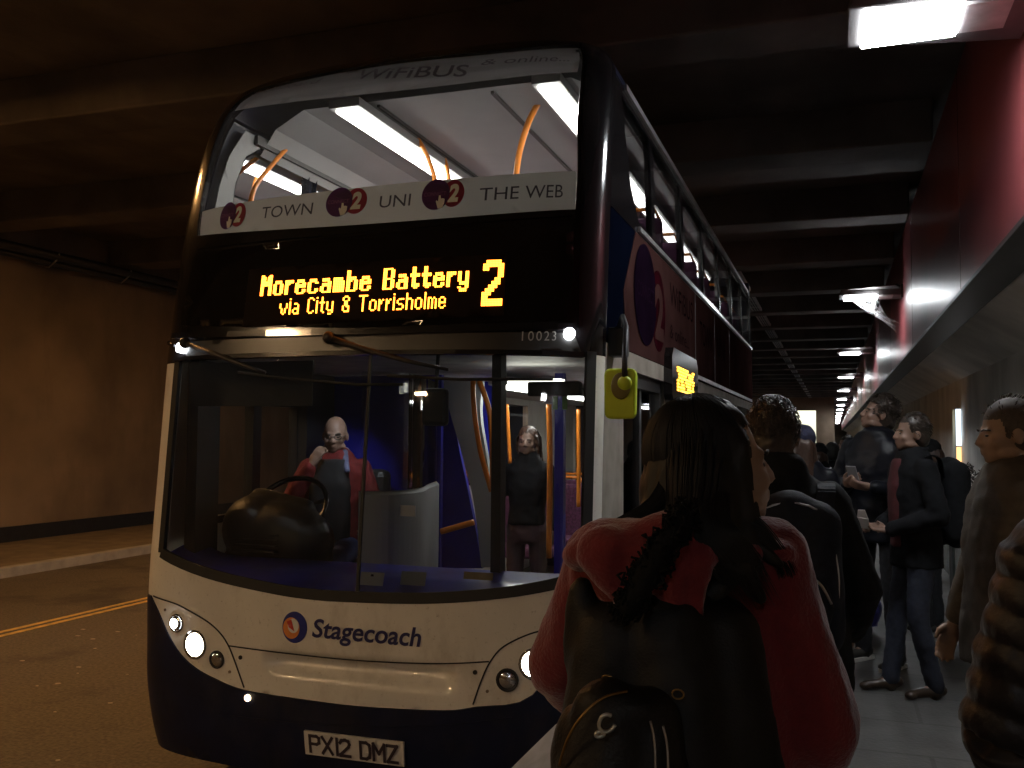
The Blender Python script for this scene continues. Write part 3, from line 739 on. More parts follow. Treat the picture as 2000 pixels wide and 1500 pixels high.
a, b = pf(511, 581), pf(917, 560); led_text(D, n, a[0], b[0], (a[1] + b[1]) / 2, .0083, 'led_lettering')
D, n = dots('via City & Torrisholme', GN, False, 10)
a, b = pf(548, 617), pf(872, 603); led_text(D, n, a[0], b[0], (a[1] + b[1]) / 2 - .001, .0083, 'led_lettering')
D = set()
for i, r in enumerate(TWO):
    for k, q in enumerate(r):
        if q == 'X':
            for dx in (0, 1):
                for dy in (0, 1): D.add((2 * k + dx, 2 * (12 - i) + dy))
a, b = pf(941, 600), pf(982, 597); led_text(D, 14, a[0], b[0], a[1], (pf(960, 510)[1] - a[1]) / 26, 'led_lettering')
# fleet number, marker lamps, wipers
a, b = pf(1020, 667), pf(1086, 663)
lettering('fleet_number', '10023', fs, a, (b[0], a[1]), .046, mat('white_lettering', (.6, .6, .58), .5), BUS, off=.016, bold=-.004, space=1.25)
for x, y in ((360, 681), (1111, 654)):
    l = MB(); disc(l, *pf(x, y), .026, off0=.0, off1=.035, dome=.012); l.build('marker_light', E_pos, BUS, smooth=True)
def wiper(pts, offs, blade):
    P = [fs(*pf(x, y), o_) for (x, y), o_ in zip(pts, offs)]
    wobj = MB().tube(P, .016, 8, r2=.008).build('wiper', M_dgrey, BUS, smooth=True)
    B_ = [fs(*pf(x, y), .018) for x, y in blade]; MB().tube(B_, .008, 6).build('blade', M_rubber, wobj, smooth=True)
    MB().ell(P[0], (.03, .03, .03)).build('pivot', M_dgrey, wobj, smooth=True)
wiper([(376, 674), (440, 698), (500, 722), (525, 730)], (.05, .05, .04, .03), [(470, 728), (540, 738), (700, 752), (790, 752)])
wiper([(652, 664), (720, 686), (800, 708), (880, 724)], (.05, .05, .04, .03), [(760, 735), (900, 742), (1080, 742)])
# ---- sides, roof, floors
def yedge(z): return Y0 + .27 + rake(z)
def sideR(y, z, off=0): return Vector((XC + wid(z) + off, y, z))
def sideL(y, z, off=0): return Vector((XC - wid(z) - off, y, z))
ZS = [.3 + i * .12 for i in range(29)]
def side_outline(z0, z1, rear=YR, n=14):
    zz = [z0 + (z1 - z0) * i / n for i in range(n + 1)]
    return [(yedge(z) + .004, z) for z in zz] + [(rear, z1), (rear, z0)]
mull = [5.62, 6.8, 7.95, 9.1, 10.25, 11.4, 12.55]
first_win = [(5.14, 3.05), (5.57, 3.05), (5.57, 3.66), (4.80, 3.66), (4.84, 3.45), (4.95, 3.2)]
wins = [first_win] + [[(a_ + .05, 3.05), (b_ - .05, 3.05), (b_ - .05, 3.66), (a_ + .05, 3.66)] for a_, b_ in zip(mull, mull[1:])]
M_sidew = mat('shaded_side_cream', (.045, .021, .019), .75, var=.35, scale=1.5, spec=0)  # pale advert vinyl darkened: shade of the nearside is in the colour
panel('upper_side', sideR, side_outline(2.98, 3.74), M_mask, BUS, 0, .04, holes=wins, grid=.2, edge=.1)
for h in wins: panel('side_window', sideR, h, G_side, BUS, -.008, .005, grid=.2, edge=.12)
adv = [(yedge(2.3) + .45, 2.30), (YR, 2.30), (YR, 2.975), (5.05, 2.975), (yedge(2.6) + .35, 2.6)]
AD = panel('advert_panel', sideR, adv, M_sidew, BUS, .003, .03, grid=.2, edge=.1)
panel('front_quarter', sideR, [(yedge(2.3) + .003, 2.30)] + [(yedge(2.3) + .447, 2.30), (yedge(2.6) + .347, 2.6), (5.047, 2.975)] + [(yedge(z) + .003, z) for z in (2.975, 2.8, 2.6, 2.45)], mat('shaded_navy', (.002, .003, .008), .7, var=.2, spec=0), BUS, 0, .03, grid=.1)  # navy darkened so the corner looks shaded
strip('side_moulding', [(5.12 + i * .5, 3.005) for i in range(16)], .028, mat('pale_moulding', (.5, .5, .5), .3, metal=.6), BUS, .016, mp=sideR, h=.014)
strip('side_moulding', [(4.9 + i * .5, 3.735) for i in range(16)], .035, MATS['pale_moulding'], BUS, .016, mp=sideR, h=.014)
strip('side_moulding', [(6.0 + i * .5, 2.32) for i in range(14)], .03, MATS['pale_moulding'], BUS, .016, mp=sideR, h=.014)
for y in (7.35, 8.6, 9.85): strip('seam', [(y, 2.31), (y, 2.6), (y, 2.97)], .012, M_black, AD, .006, mp=sideR)
# advert motifs, colours darkened to paint in the shade on the side
def ell2(cy, cz, ry, rz, n=36): return [(cy + ry * math.cos(6.2832 * i / n), cz + rz * math.sin(6.2832 * i / n)) for i in range(n)]
panel('advert_disc', sideR, ell2(5.72, 2.62, .24, .25), mat('shaded_crimson', (.024, .003, .006), .75, spec=0), AD, .006, .002, grid=.1)
panel('advert_disc', sideR, ell2(5.30, 2.66, .33, .29), mat('shaded_purple', (.007, .003, .008), .75, spec=0), AD, .009, .002, grid=.1)
lettering('advert_numeral', '2', sideR, (5.58, 2.46), (5.88, 2.46), .32, MATS['shaded_side_cream'], AD, .010, bold=.05)
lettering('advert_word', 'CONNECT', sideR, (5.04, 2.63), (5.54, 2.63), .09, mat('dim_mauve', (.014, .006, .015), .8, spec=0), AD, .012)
M_stext = mat('shaded_lettering', (.014, .007, .008), .8, spec=0)
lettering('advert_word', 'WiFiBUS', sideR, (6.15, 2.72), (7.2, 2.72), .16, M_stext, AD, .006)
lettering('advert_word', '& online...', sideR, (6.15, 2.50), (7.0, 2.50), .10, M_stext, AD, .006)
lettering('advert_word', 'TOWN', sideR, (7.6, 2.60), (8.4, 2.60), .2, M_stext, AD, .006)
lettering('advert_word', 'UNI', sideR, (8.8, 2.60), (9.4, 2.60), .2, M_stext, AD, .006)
# lower nearside with door and windows
DY0, DY1 = 4.72, 5.95
low_w = [[(a_ + .06, 1.35), (b_ - .06, 1.35), (b_ - .06, 2.2), (a_ + .06, 2.2)] for a_, b_ in ((6.1, 7.6), (7.6, 9.1), (9.1, 10.6), (10.6, 12.1))]
panel('lower_side', sideR, side_outline(.26, 2.296), mat('shaded_cream_paint', (.28, .25, .21), .6, var=.25, spec=.1), BUS, 0, .04, holes=low_w + [[(DY0, .30), (DY1, .30), (DY1, 2.2), (DY0, 2.2)]], grid=.2, edge=.1)  # darker copy of the cream paint, shade put into the colour
panel('skirt', sideR, [(yedge(.3) + .01, .27), (YR, .27), (YR, .8), (6.0, .8), (5.97, .28), (4.7, .28), (4.7, .9), (yedge(.9) + .01, .95)], M_navy, BUS, .004, .003, grid=.2, edge=.1)
for h in low_w: panel('side_window', sideR, h, G_side, BUS, -.008, .005, grid=.3, edge=.15)
dr = MB().box((RS - .07, DY0 - .02, .3), (RS - .02, DY0 + .05, 2.22)); dr.box((RS - .07, DY1 - .06, .3), (RS - .02, DY1 + .01, 2.22)); dr.box((RS - .07, DY0, 2.12), (RS - .02, DY1, 2.24)); dr.box((RS - .08, DY0 + .57, .3), (RS - .03, DY0 + .63, 2.13))
DR = dr.build('door', M_dgrey, BUS, bevel=.004)
MB().box((RS - .06, DY0 + .05, .36), (RS - .05, DY0 + .57, 2.12)).build('door_glass', G_clear, DR); MB().box((RS - .06, DY0 + .63, .36), (RS - .05, DY1 - .06, 2.12)).build('door_glass', G_clear, DR)
# side destination box
dbx = panel('side_display', sideR, [(5.98, 2.06), (7.02, 2.06), (7.10, 2.12), (7.10, 2.36), (7.02, 2.42), (5.98, 2.42), (5.92, 2.36), (5.92, 2.12)], M_gloss, BUS, .055, .055, grid=.2, edge=.05)
e = MB(); rr = random.Random(9)
for r_ in range(8):
    y = 6.12
    while y < 6.85:
        l_ = rr.uniform(.02, .09); y1 = min(y + l_, 6.88)
        if rr.random() < .8: e.box((RS + .056, y, 2.15 + r_ * .021), (RS + .0585, y1, 2.163 + r_ * .021))
        y = y1 + .02
e.build('led_lettering', emis('amber_led_small', (1, .45, .03), 2.5), dbx)
MB().box((RS + .02, 6.2, 2.035), (RS + .1, 6.9, 2.052)).build('step_light', emis('door_lamp', (.9, .95, 1), 5), BUS)
# offside
offw = [[(4.60, 1.36), (5.00, 1.36), (5.00, 2.04), (4.60, 2.04)], [(5.06, 1.36), (5.5, 1.36), (5.5, 2.04), (5.06, 2.04)]] + [[(a_ + .06, 1.35), (b_ - .06, 1.35), (b_ - .06, 2.2), (a_ + .06, 2.2)] for a_, b_ in ((6.1, 7.6), (7.6, 9.1), (9.1, 10.6))]
offu = [[(4.70, 3.05), (5.57, 3.05), (5.57, 3.63), (4.98, 3.63), (4.84, 3.54), (4.75, 3.36)]] + [[(a_ + .05, 3.05), (b_ - .05, 3.05), (b_ - .05, 3.66), (a_ + .05, 3.66)] for a_, b_ in zip(mull, mull[1:])]
panel('offside_lower', sideL, side_outline(.26, 2.296), M_white, BUS, 0, .04, holes=offw, grid=.2, edge=.1)
panel('offside_upper', sideL, side_outline(2.3, 3.74), M_navy, BUS, 0, .04, holes=offu, grid=.2, edge=.1)
for h in offw: panel('side_window', sideL, h, G_cab, BUS, -.008, .005, grid=.3, edge=.15)
for (ya, yb) in ((4.60, 5.0), (5.06, 5.5)):
    e = MB(); e.box((LS - .012, ya - .03, 1.33), (LS + .052, ya + .012, 2.07)); e.box((LS - .012, yb - .012, 1.33), (LS + .052, yb + .03, 2.07)); e.box((LS - .012, ya + .013, 1.33), (LS + .052, yb - .013, 1.372)); e.box((LS - .012, ya + .013, 2.028), (LS + .052, yb - .013, 2.07))
    e.build('window_frame', M_black, BUS)
for h in offu: panel('side_window', sideL, h, G_side, BUS, -.008, .005, grid=.3, edge=.15)
# roof: shoulder sections lofted from the front dome to the rear
V = []; F = []; zz = [3.72, 3.78, 3.83, 3.88, 3.93, 3.98, 4.01, 4.03]
us = [-1 + 2 * i / 16 for i in range(17)]
ring = [(-1, z) for z in zz[:-1]] + [(u, 4.03) for u in us] + [(1, z) for z in zz[:-1]][::-1]
for (u, z) in ring: V.append(fs(u, z))
for (u, z) in ring: p = fs(u, z); V.append(Vector((p.x, 5.3, z + (.03 * (1 - u * u)))))
for (u, z) in ring: p = fs(u, z); V.append(Vector((p.x, YR, z + (.03 * (1 - u * u)))))
n = len(ring)
for j in (0, n):
    for i in range(n - 1): F.append((j + i, j + i + 1, j + n + i + 1, j + n + i))
MB().add(V, F).build('roof', M_navy, BUS, smooth=True)
e = MB().box((LS + .03, YR, .3), (RS - .03, YR + .05, 3.9)); e.build('rear_panel', M_navy, BUS, bevel=.02)
MB().box((LS + .05, 4.25, .26), (RS - .05, YR - .01, .32)).build('floor', M_dgrey, BUS)
MB().box((LS + .05, 4.42, 2.27), (RS - .05, YR - .01, 2.33)).build('upper_floor', mat('saloon_ceiling', (.5, .5, .5), .5), BUS)
wh = []
for x0 in (LS + .06, RS - .36):
    for yy in (6.75, 11.2):
        e = MB().tube([(x0, yy, .48), (x0 + .3, yy, .48)], .48, 32); wo = e.build('wheel', M_rubber, BUS)
        e = MB().tube([(x0 - .004, yy, .48), (x0 + .304, yy, .48)], .27, 24); e.build('rim', M_steel, wo)
# ---- upper saloon
prof = [(-1.17, 3.60), (-1.06, 3.76), (-.86, 3.865), (.86, 3.865), (1.06, 3.76), (1.17, 3.60)]
V = []; F = []
for yy in (5.0, YR - .02):
    V += [Vector((XC + x, yy, z)) for x, z in prof]
for i in range(5): F.append((i, i + 1, 7 + i, 6 + i))
MB().add(V, F).build('ceiling_lining', M_ceil, BUS)
e = MB()
for s_ in (-1.175, 1.165): e.box((XC + s_, 4.75, 2.33), (XC + s_ + .01, YR - .02, 3.04))
e.build('saloon_lining', M_ceil, BUS)
panel('quarter_lining', sideL, [(4.52, 3.0), (4.69, 3.0), (4.74, 3.36), (4.83, 3.55), (4.98, 3.645), (5.0, 3.70), (4.80, 3.70), (4.66, 3.5), (4.58, 3.3)], M_ceil, BUS, -.046, .004, grid=.1)
def strip_light(name, x, y0, y1, z, w=.11, n=3):
    h = MB().box((x - w * .75, y0 - .02, z - .012), (x + w * .75, y1 + .02, z + .04)).build(name, M_ceil, BUS)
    L = (y1 - y0) / n; e = MB()
    for i in range(n): e.box((x - w / 2, y0 + i * L + .015, z - .03), (x + w / 2, y0 + (i + 1) * L - .015, z - .013))
    e.build('tube', E_tube, h)
strip_light('strip_light', -2.73, 4.86, 11.6, 3.80, .135, 6); strip_light('strip_light', -1.48, 4.86, 11.6, 3.80, .11, 6)
e = MB()
for s_ in (-1.17, 1.12): e.box((XC + s_, 4.9, 3.645), (XC + s_ + .05, YR - .1, 3.70))
e.build('window_rail', M_dgrey, BUS)
e = MB()
for s_ in (-.46, .28): e.box((XC + s_ + .08, 5.05, 3.845), (XC + s_ + .10, 12, 3.862))
e.build('ceiling_rail', M_dgrey, BUS)
def pole(pts, r=.017, m=None, name='handrail'): return MB().tube(smoothpath([tuple(p) for p in pts], 6), r, 10).build(name, m or M_orange, BUS, smooth=True)
pole([at_y(1070, 168, 5.35), at_y(1052, 200, 5.37), at_y(1030, 245, 5.4), at_y(1012, 310, 5.4), at_y(1006, 370, 5.4)], .020)
pole([at_y(816, 272, 5.7), at_y(832, 300, 5.7), at_y(848, 345, 5.7), at_y(852, 390, 5.7)], .016)
pole([at_y(868, 310, 6.15), at_y(876, 345, 6.15), at_y(878, 380, 6.15)], .016)
pole([at_x(560, 290, -3.36), at_x(535, 318, -3.34), at_x(500, 362, -3.32), at_x(488, 400, -3.32)], .015)
# right row of saloon seats upstairs
def seat(x, y, z):
    s_ = MB().box((x - .42, y, z + .38), (x + .42, y + .42, z + .48)); so_ = s_.build('seat', M_moq, BUS, bevel=.03)
    MB().box((x - .42, y + .40, z + .42), (x + .42, y + .50, z + 1.02)).build('seat_back', M_moq, so_, bevel=.04)
    MB().tube([(x - .40, y + .47, z + 1.0), (x - .36, y + .47, z + 1.09), (x + .36, y + .47, z + 1.09), (x + .40, y + .47, z + 1.0)], .014, 8).build('grab_rail', M_orange, so_, smooth=True)
for i in range(7):
    seat(XC - .72, 5.9 + i * .85, 2.33); seat(XC + .72, 5.9 + i * .85, 2.33)
for i in range(4): seat(XC + .68, 7.6 + i * .9, .32)
for i in range(3): seat(XC - .70, 8.4 + i * .9, .32)
# ---- cab and lower saloon
# dashboard: shelf following the glass
V = []; F = []; n = 24
for i in range(n + 1):
    u = -.93 + 1.86 * i / n; z0 = 1.10 if abs(u) < .6 else 1.10 + (abs(u) - .6) * .25
    a_ = fs(u, z0, -.03); V += [a_, Vector((a_.x, a_.y + .20, z0 + .05)), Vector((a_.x * .985 - .03, max(a_.y + .38, 4.5), z0 + .07)), Vector((a_.x * .985 - .03, max(a_.y + .42, 4.54), z0 - .3))]
for i in range(n):
    for j in range(3): F.append((4 * i + j, 4 * i + j + 1, 4 * i + j + 5, 4 * i + j + 4))
MB().add(V, F).build('dashboard', mat('blue_dash', (.05, .06, .48), .3, var=.3, coat=.2), BUS, smooth=True)
c1 = at_y(540, 1010, 4.72)
e = MB(); e.ell((c1.x + .0, 4.74, 1.27), (.33, .2, .20)); e.ell((c1.x - .14, 4.72, 1.30), (.2, .18, .20)); e.ell((c1.x + .17, 4.74, 1.24), (.18, .18, .17)); e.cap((c1.x - .16, 4.78, 1.49), (c1.x + .16, 4.80, 1.43), .05, .045); e.box((c1.x - .3, 4.62, 1.0), (c1.x + .28, 4.9, 1.16))
organic('instrument_binnacle', e, M_dgrey, BUS, .02, 5, world=True)
e = MB()
for k in range(4): e.box((c1.x - .16, 4.515 + .012 * k, 1.19 + k * .03), (c1.x + .12, 4.56 + .012 * k, 1.202 + k * .03))
e.build('vent_slat', M_black, BUS, bevel=.003)
sc = at_y(575, 968, 4.98); V = []
ax = Vector((.05, -.75, .65)).normalized(); a_ = ax.cross(Vector((0, 0, 1))).normalized(); b_ = a_.cross(ax)
sc = Vector(sc) - b_ * .10
swh = MB().tube([sc + (a_ * math.cos(6.2832 * i / 36) + b_ * math.sin(6.2832 * i / 36)) * .235 for i in range(37)], .016, 8)
SW = swh.build('steering_wheel', mat('wheel_rim', (.02, .02, .02), .25, coat=.3), BUS, smooth=True)
e = MB()
for w_ in (.3, 2.8, 4.7): e.tube([sc - ax * .04, sc + (a_ * math.cos(w_) + b_ * math.sin(w_)) * .23], .013)
e.ell(sc - ax * .03, (.07, .07, .05)); e.build('spoke', M_dgrey, SW, smooth=True)
# cab bulkhead and driver's seat
MB().box((LS + .05, 5.86, .35), (-2.52, 5.9, 2.26)).build('bulkhead', M_blue, BUS)
e = MB(); e.box((-3.30, 5.62, .9), (-2.82, 5.76, 1.62)); e.box((-3.30, 5.15, .78), (-2.82, 5.64, .92)); e.box((-3.2, 5.2, .35), (-2.92, 5.6, .78)); e.build('driver_seat', M_dgrey, BUS, bevel=.05)
# sun blind over the cab
MB().box((LS + .12, 4.33, 2.0), (-2.60, 4.345, 2.24)).build('sun_blind', mat('blind_cloth', (.03, .025, .022), .7, var=.3), BUS)
MB().box((LS + .05, 4.36, .9), (LS + .12, 4.56, 2.26)).build('pillar', M_black, BUS); MB().box((LS + .05, 5.5, .9), (LS + .12, 5.86, 2.26)).build('pillar', M_black, BUS)
# curved cab door with its sloping shelf
arc = smoothpath([tuple(at_y(706, 1000, 4.62))[:2], tuple(at_y(770, 1000, 4.72))[:2], tuple(at_y(822, 1000, 5.0))[:2], tuple(at_y(838, 1000, 5.4))[:2], (-2.52, 5.84)], 6)
V = []; F = []
for (x, y) in arc: V += [Vector((x - .02, y, .36)), Vector((x, y, 1.0)), Vector((x, y, 1.52)), Vector((x - .03, y + .02, 1.54)), Vector((x - .03, y + .02, .36))]
for i in range(len(arc) - 1):
    for j in range(4): F.append((5 * i + j, 5 * i + j + 1, 5 * i + j + 6, 5 * i + j + 5))
MB().add(V, F).build('cab_door', M_grey, BUS, smooth=False)
V = []; F = []
for (x, y) in arc: V += [Vector((x - .012, y + .01, 1.545)), Vector((x - .012, y + .01, 2.2)), Vector((x - .018, y + .012, 2.2)), Vector((x - .018, y + .012, 1.545))]
for i in range(len(arc) - 1):
    for j in range(4): F.append((4 * i + j, 4 * i + (j + 1) % 4, 4 * i + 4 + (j + 1) % 4, 4 * i + 4 + j))
MB().add(V, F).build('assault_screen', G_clear, BUS)
tq = at_y(752, 985, 4.95)
MB().box((tq.x - .10, 4.85, tq.z - .03), (tq.x + .12, 5.1, tq.z)).build('ticket_shelf', M_steel, BUS)
MB().box((tq.x - .09, 4.9, tq.z + .001), (tq.x - .02, 4.98, tq.z + .05)).build('ticket_machine', M_grey, BUS, bevel=.01)
q = at_y(802, 1000, 4.83); MB().box((q.x - .07, q.y - .07, 1.40), (q.x + .06, q.y - .062, 1.46)).build('door_notice', M_vinyl, BUS)
pole([at_y(812, 762, 5.3), at_y(818, 850, 5.3), at_y(812, 965, 5.3)], .02, M_grey, 'screen_frame')
# centre mirror under the header
m_ = at_y(850, 795, 4.3); mo = MB().box((m_.x - .07, 4.28, m_.z - .095), (m_.x + .07, 4.33, m_.z + .095)).build('interior_mirror', M_black, BUS, bevel=.022)
MB().tube([(m_.x, 4.31, m_.z + .09), (m_.x, 4.33, 2.26)], .01).build('mirror_stem', M_black, mo)
# stairs: blue box side, grey curved edge, handrails
def ribbon(name, L, R_, depth, m):
    V = []; F = []; L = smoothpath([tuple(p) for p in L], 5); R_ = smoothpath([tuple(p) for p in R_], 5); d = Vector((0, depth, 0))
    for a_, b_ in zip(L, R_): a_ = Vector(a_); b_ = Vector(b_); V += [a_, b_, b_ + d, a_ + d]
    for i in range(len(L) - 1):
        for j in range(4): F.append((4 * i + j, 4 * i + (j + 1) % 4, 4 * i + 4 + (j + 1) % 4, 4 * i + 4 + j))
    return MB().add(V, F + [(0, 1, 2, 3), tuple(range(len(V) - 4, len(V)))]).build(name, m, BUS)
DS = 6.0
ribbon('stair_edge', [at_y(x, y, DS) for x, y in ((862, 742), (880, 810), (903, 890), (925, 980), (940, 1108))], [at_y(x, y, DS) for x, y in ((942, 742), (938, 810), (950, 890), (962, 980), (964, 1108))], .05, M_grey)
ribbon('stair_panel', [at_y(x, y, DS + .06) for x, y in ((800, 745), (812, 850), (830, 950), (845, 1040), (850, 1110))], [at_y(x, y, DS + .06) for x, y in ((880, 745), (892, 850), (912, 950), (930, 1040), (942, 1110))], .04, M_blue)
ribbon('stair_panel', [at_y(x, y, 6.5) for x, y in ((925, 745), (930, 850), (940, 950))], [at_y(x, y, 6.5) for x, y in ((984, 745), (984, 850), (984, 950))], .04, M_blue)
pole([at_y(924, 744, 5.7), at_y(926, 800, 5.7), at_y(938, 880, 5.7), at_y(960, 960, 5.7)], .017)
pole([at_y(936, 744, 5.6), at_y(955, 800, 5.6), at_y(961, 870, 5.6), at_y(962, 958, 5.6)], .017)
pole([at_y(862, 1038, 5.6), at_y(925, 1020, 5.6)], .02)
pole([at_y(990, 790, 6.6), at_y(993, 850, 6.6), at_y(996, 905, 6.6)], .014)
pole([at_y(1072, 790, 6.2), at_y(1074, 900, 6.2), at_y(1072, 1090, 6.2)], .02)
pole([at_y(1130, 800, 7.4), at_y(1130, 900, 7.4), at_y(1130, 990, 7.4)], .017)
pole([at_y(1240, 890, 5.9), at_y(1240, 950, 5.9)], .03)
e = at_y(1093, 900, 5.9); MB().box((e.x - .03, 5.88, .32), (e.x + .03, 5.94, 2.26)).build('pillar', M_blue, BUS)
e = at_y(975, 900, 4.5); MB().box((e.x - .025, 4.45, .9), (e.x + .025, 4.53, 2.26)).build('pillar', M_black, BUS)
strip_light('strip_light', -2.1, 5.9, 11.5, 2.20, .12, 6)
MB().box((-2.2, 11.9, .5), (-1.1, 11.95, 2.2)).build('rear_bulkhead', mat('rear_orange', (.35, .16, .06), .6), BUS)
lc_ = at_y(1042, 750, 5.2); MB().box((lc_.x - .16, 5.2, lc_.z - .03), (lc_.x + .16, 5.3, lc_.z + .03)).build('door_header_light', emis('header_glow', (1, .95, .8), 2.0), BUS)
for x in (1085, 1104):  # lime strips stand in for a reflection in the windscreen
    e = at_y(x, 783, 4.7); MB().box((e.x - .013, 4.69, e.z - .045), (e.x + .013, 4.695, e.z + .045)).build('lime_reflection', mat('lime_reflection_mat', (.4, .75, .3), .5), BUS)
e = at_y(1080, 760, 4.6); MB().box((e.x - .14, 4.6, e.z - .035), (e.x + .14, 4.66, e.z + .04)).build('door_gear_box', M_black, BUS, bevel=.01)
# cards on the dashboard, and a strip for a reflection
def card(name, px, Y, w, h, m, tilt=.3):
    c = at_y(px[0], px[1], Y); c = Vector(c); u_ = Vector((1, 0, 0)); v_ = Vector((0, math.sin(tilt), math.cos(tilt)))
    P = [c - u_ * w / 2 - v_ * h / 2, c + u_ * w / 2 - v_ * h / 2, c + u_ * w / 2 + v_ * h / 2, c - u_ * w / 2 + v_ * h / 2]
    o = MB().prism(P, (0, .002, 0)).build(name, m, BUS); return o, c, u_, v_
o, c, u_, v_ = card('permit_card', (726, 1133), 4.10, .125, .075, M_vinyl)
MB().prism([c + u_ * x + v_ * z + Vector((0, -.003, 0)) for x, z in ((-.008, .018), (.008, .018), (.006, .028), (-.006, .028))], (0, .002, 0)).build('card_crest', M_text, o)
o, c, u_, v_ = card('permit_card', (807, 1130), 4.13, .13, .065, M_grey)
o, c, u_, v_ = card('amber_reflection', (934, 1125), 4.12, .145, .034, mat('amber_reflection_mat', (.62, .42, .2), .5))  # amber strip stands in for reflected lettering in the windscreen
# cab light over the driver
sp = bpy.data.lights.new('cab_light', 'SPOT'); sp.energy = 6.5; sp.spot_size = rad(60); sp.spot_blend = .6; sp.color = (.95, .97, 1); sp.shadow_soft_size = .03
spo = bpy.data.objects.new('cab_light', sp); COL.objects.link(spo); spo.location = (-2.68, 5.05, 2.24); spo.rotation_euler = (Vector((-3.0, 5.35, 1.8)) - Vector(spo.location)).to_track_quat('-Z', 'Y').to_euler()
spo.parent = BUS; spo.matrix_parent_inverse = Matrix.Translation(-BUS.location)
# ---- nearside mirror
mr = at_y(1212, 768, 4.12)
mo = MB().prism([(mr.x - .07, 4.10, mr.z - .10), (mr.x - .055, 4.10, mr.z - .115), (mr.x + .055, 4.10, mr.z - .115), (mr.x + .07, 4.10, mr.z - .10), (mr.x + .073, 4.10, mr.z + .09), (mr.x + .06, 4.10, mr.z + .11), (mr.x - .06, 4.10, mr.z + .11), (mr.x - .073, 4.10, mr.z + .09)], (0, .05, 0)).build('mirror', M_lime, BUS, bevel=.012)
hub = at_y(1219, 748, 4.08)
MB().ell((hub.x, 4.09, hub.z), (.033, .02, .033)).build('mirror_hub', M_lime, mo, smooth=True)
MB().ell((hub.x - .018, 4.094, hub.z - .012), (.045, .012, .06)).build('mirror_recess', mat('mirror_brown', (.16, .13, .03), .6), mo, smooth=True)
MB().tube([(hub.x, 4.09, hub.z + .02)] + [tuple(at_y(1220, 700, 4.10)), tuple(at_y(1223, 640, 4.18)), tuple(at_y(1216, 618, 4.3)), tuple(at_y(1208, 640, 4.45))], .013, 8).build('mirror_arm', M_black, mo, smooth=True)
e = at_y(1205, 668, 4.42); MB().box((e.x - .05, 4.38, e.z - .07), (e.x + .045, 4.5, e.z + .07)).build('mirror_bracket', M_black, mo, bevel=.012)

# ================================================================== people
SK1 = mat('shaded_skin', (.21, .125, .09), .5, var=.08, scale=20)  # skin darkened so the queue reads as silhouettes; shade is in the colour
SK2 = mat('tan_skin', (.26, .16, .105), .5, var=.08, scale=20)
H_black = mat('black_hair', (.0075, .007, .0065), .55, var=.35, scale=50, spec=.3)
H_strand = mat('black_hair_strand', (.007, .0065, .006), .6, var=.3, scale=50, spec=.28)
H_brown = mat('dark_brown_hair', (.030, .020, .014), .45, var=.4, scale=50)
H_auburn = mat('auburn_hair', (.035, .016, .009), .45, var=.4, scale=50)
H_short = mat('cropped_hair', (.05, .035, .025), .7, var=.3, scale=60)
C_eye = mat('dark_eye', (.035, .025, .02), .3)
C_dark = mat('dark_jacket_cloth', (.007, .0075, .009), .85, spec=.15, var=.3, scale=30, bump=.15)
C_char = mat('charcoal_jacket_cloth', (.012, .0135, .015), .8, spec=.15, var=.25, scale=30, bump=.15)
C_navyc = mat('navy_shiny_jacket', (.005, .006, .010), .42, spec=.25, var=.3, scale=20, bump=.1)
C_olive = mat('olive_brown_jacket', (.055, .043, .03), .75, var=.25, scale=25, bump=.15)
C_red = mat('red_wool_coat', (.135, .006, .009), .9, var=.12, scale=60, bump=.35, bscale=160, sheen=.4)
C_dred = mat('dark_red_shirt', (.06, .008, .011), .8, var=.2, scale=30)
C_jean = mat('blue_denim', (.013, .017, .032), .8, var=.3, scale=40, bump=.15)
C_jean2 = mat('dark_trousers', (.012, .013, .017), .8, var=.3, scale=40, bump=.15)
C_shoe = mat('dark_shoe', (.02, .018, .016), .45, var=.3)
C_tan = mat('brown_leather_shoe', (.030, .018, .011), .3, var=.3)
C_sole = mat('pale_sole', (.45, .43, .4), .7)
C_pack = mat('navy_backpack_cloth', (.009, .012, .021), .7, spec=.2, var=.3, scale=40, bump=.2)
C_leather = mat('black_leather', (.005, .005, .005), .55, var=.4, scale=30, bump=.2, spec=.25)
C_paper = mat('white_paper', (.7, .68, .65), .7, var=.05)
C_zip = mat('tarnished_brass', (.30, .18, .06), .4, metal=1, var=.3)

def rotv(mb, piv, yaw=0, pitch=0, roll=0):
    R = Matrix.Rotation(-yaw, 3, 'Z') @ Matrix.Rotation(-pitch, 3, 'X') @ Matrix.Rotation(roll, 3, 'Y'); piv = Vector(piv)
    mb.v = [tuple(R @ (Vector(p) - piv) + piv) for p in mb.v]; return mb
def head_mb(h, female=False):
    m = MB()
    m.ell((0, -.012, h - .103), (.074, .094, .100), 24, 16); m.ell((0, .03, h - .15), (.062, .066, .085), 20, 14)
    m.ell((0, .064, h - .213), (.026, .024, .018)); m.ell((0, .045, h - .195), (.048, .045, .03))
    m.cap((0, .090, h - .118), (0, .106, h - .154), .007, .011); m.ell((-.012, .1, h - .158), (.009, .011, .008)); m.ell((.012, .1, h - .158), (.009, .011, .008))
    m.cap((-.034, .073, h - .108), (.034, .073, h - .108), .012, .012)
    m.ell((0, .088, h - .181), (.022, .012, .0065)); m.ell((0, .087, h - .192), (.018, .012, .007))
    for s in (-1, 1):
        m.ell((s * .040, .058, h - .155), (.022, .026, .024)); m.ell((s * .076, -.008, h - .135), (.010, .020, .031)); m.ell((s * .05, .02, h - .195), (.02, .04, .02))
    m.cap((0, -.012, h - .19), (0, -.022, h - .30), .048 if female else .056, .056 if female else .066)
    return m
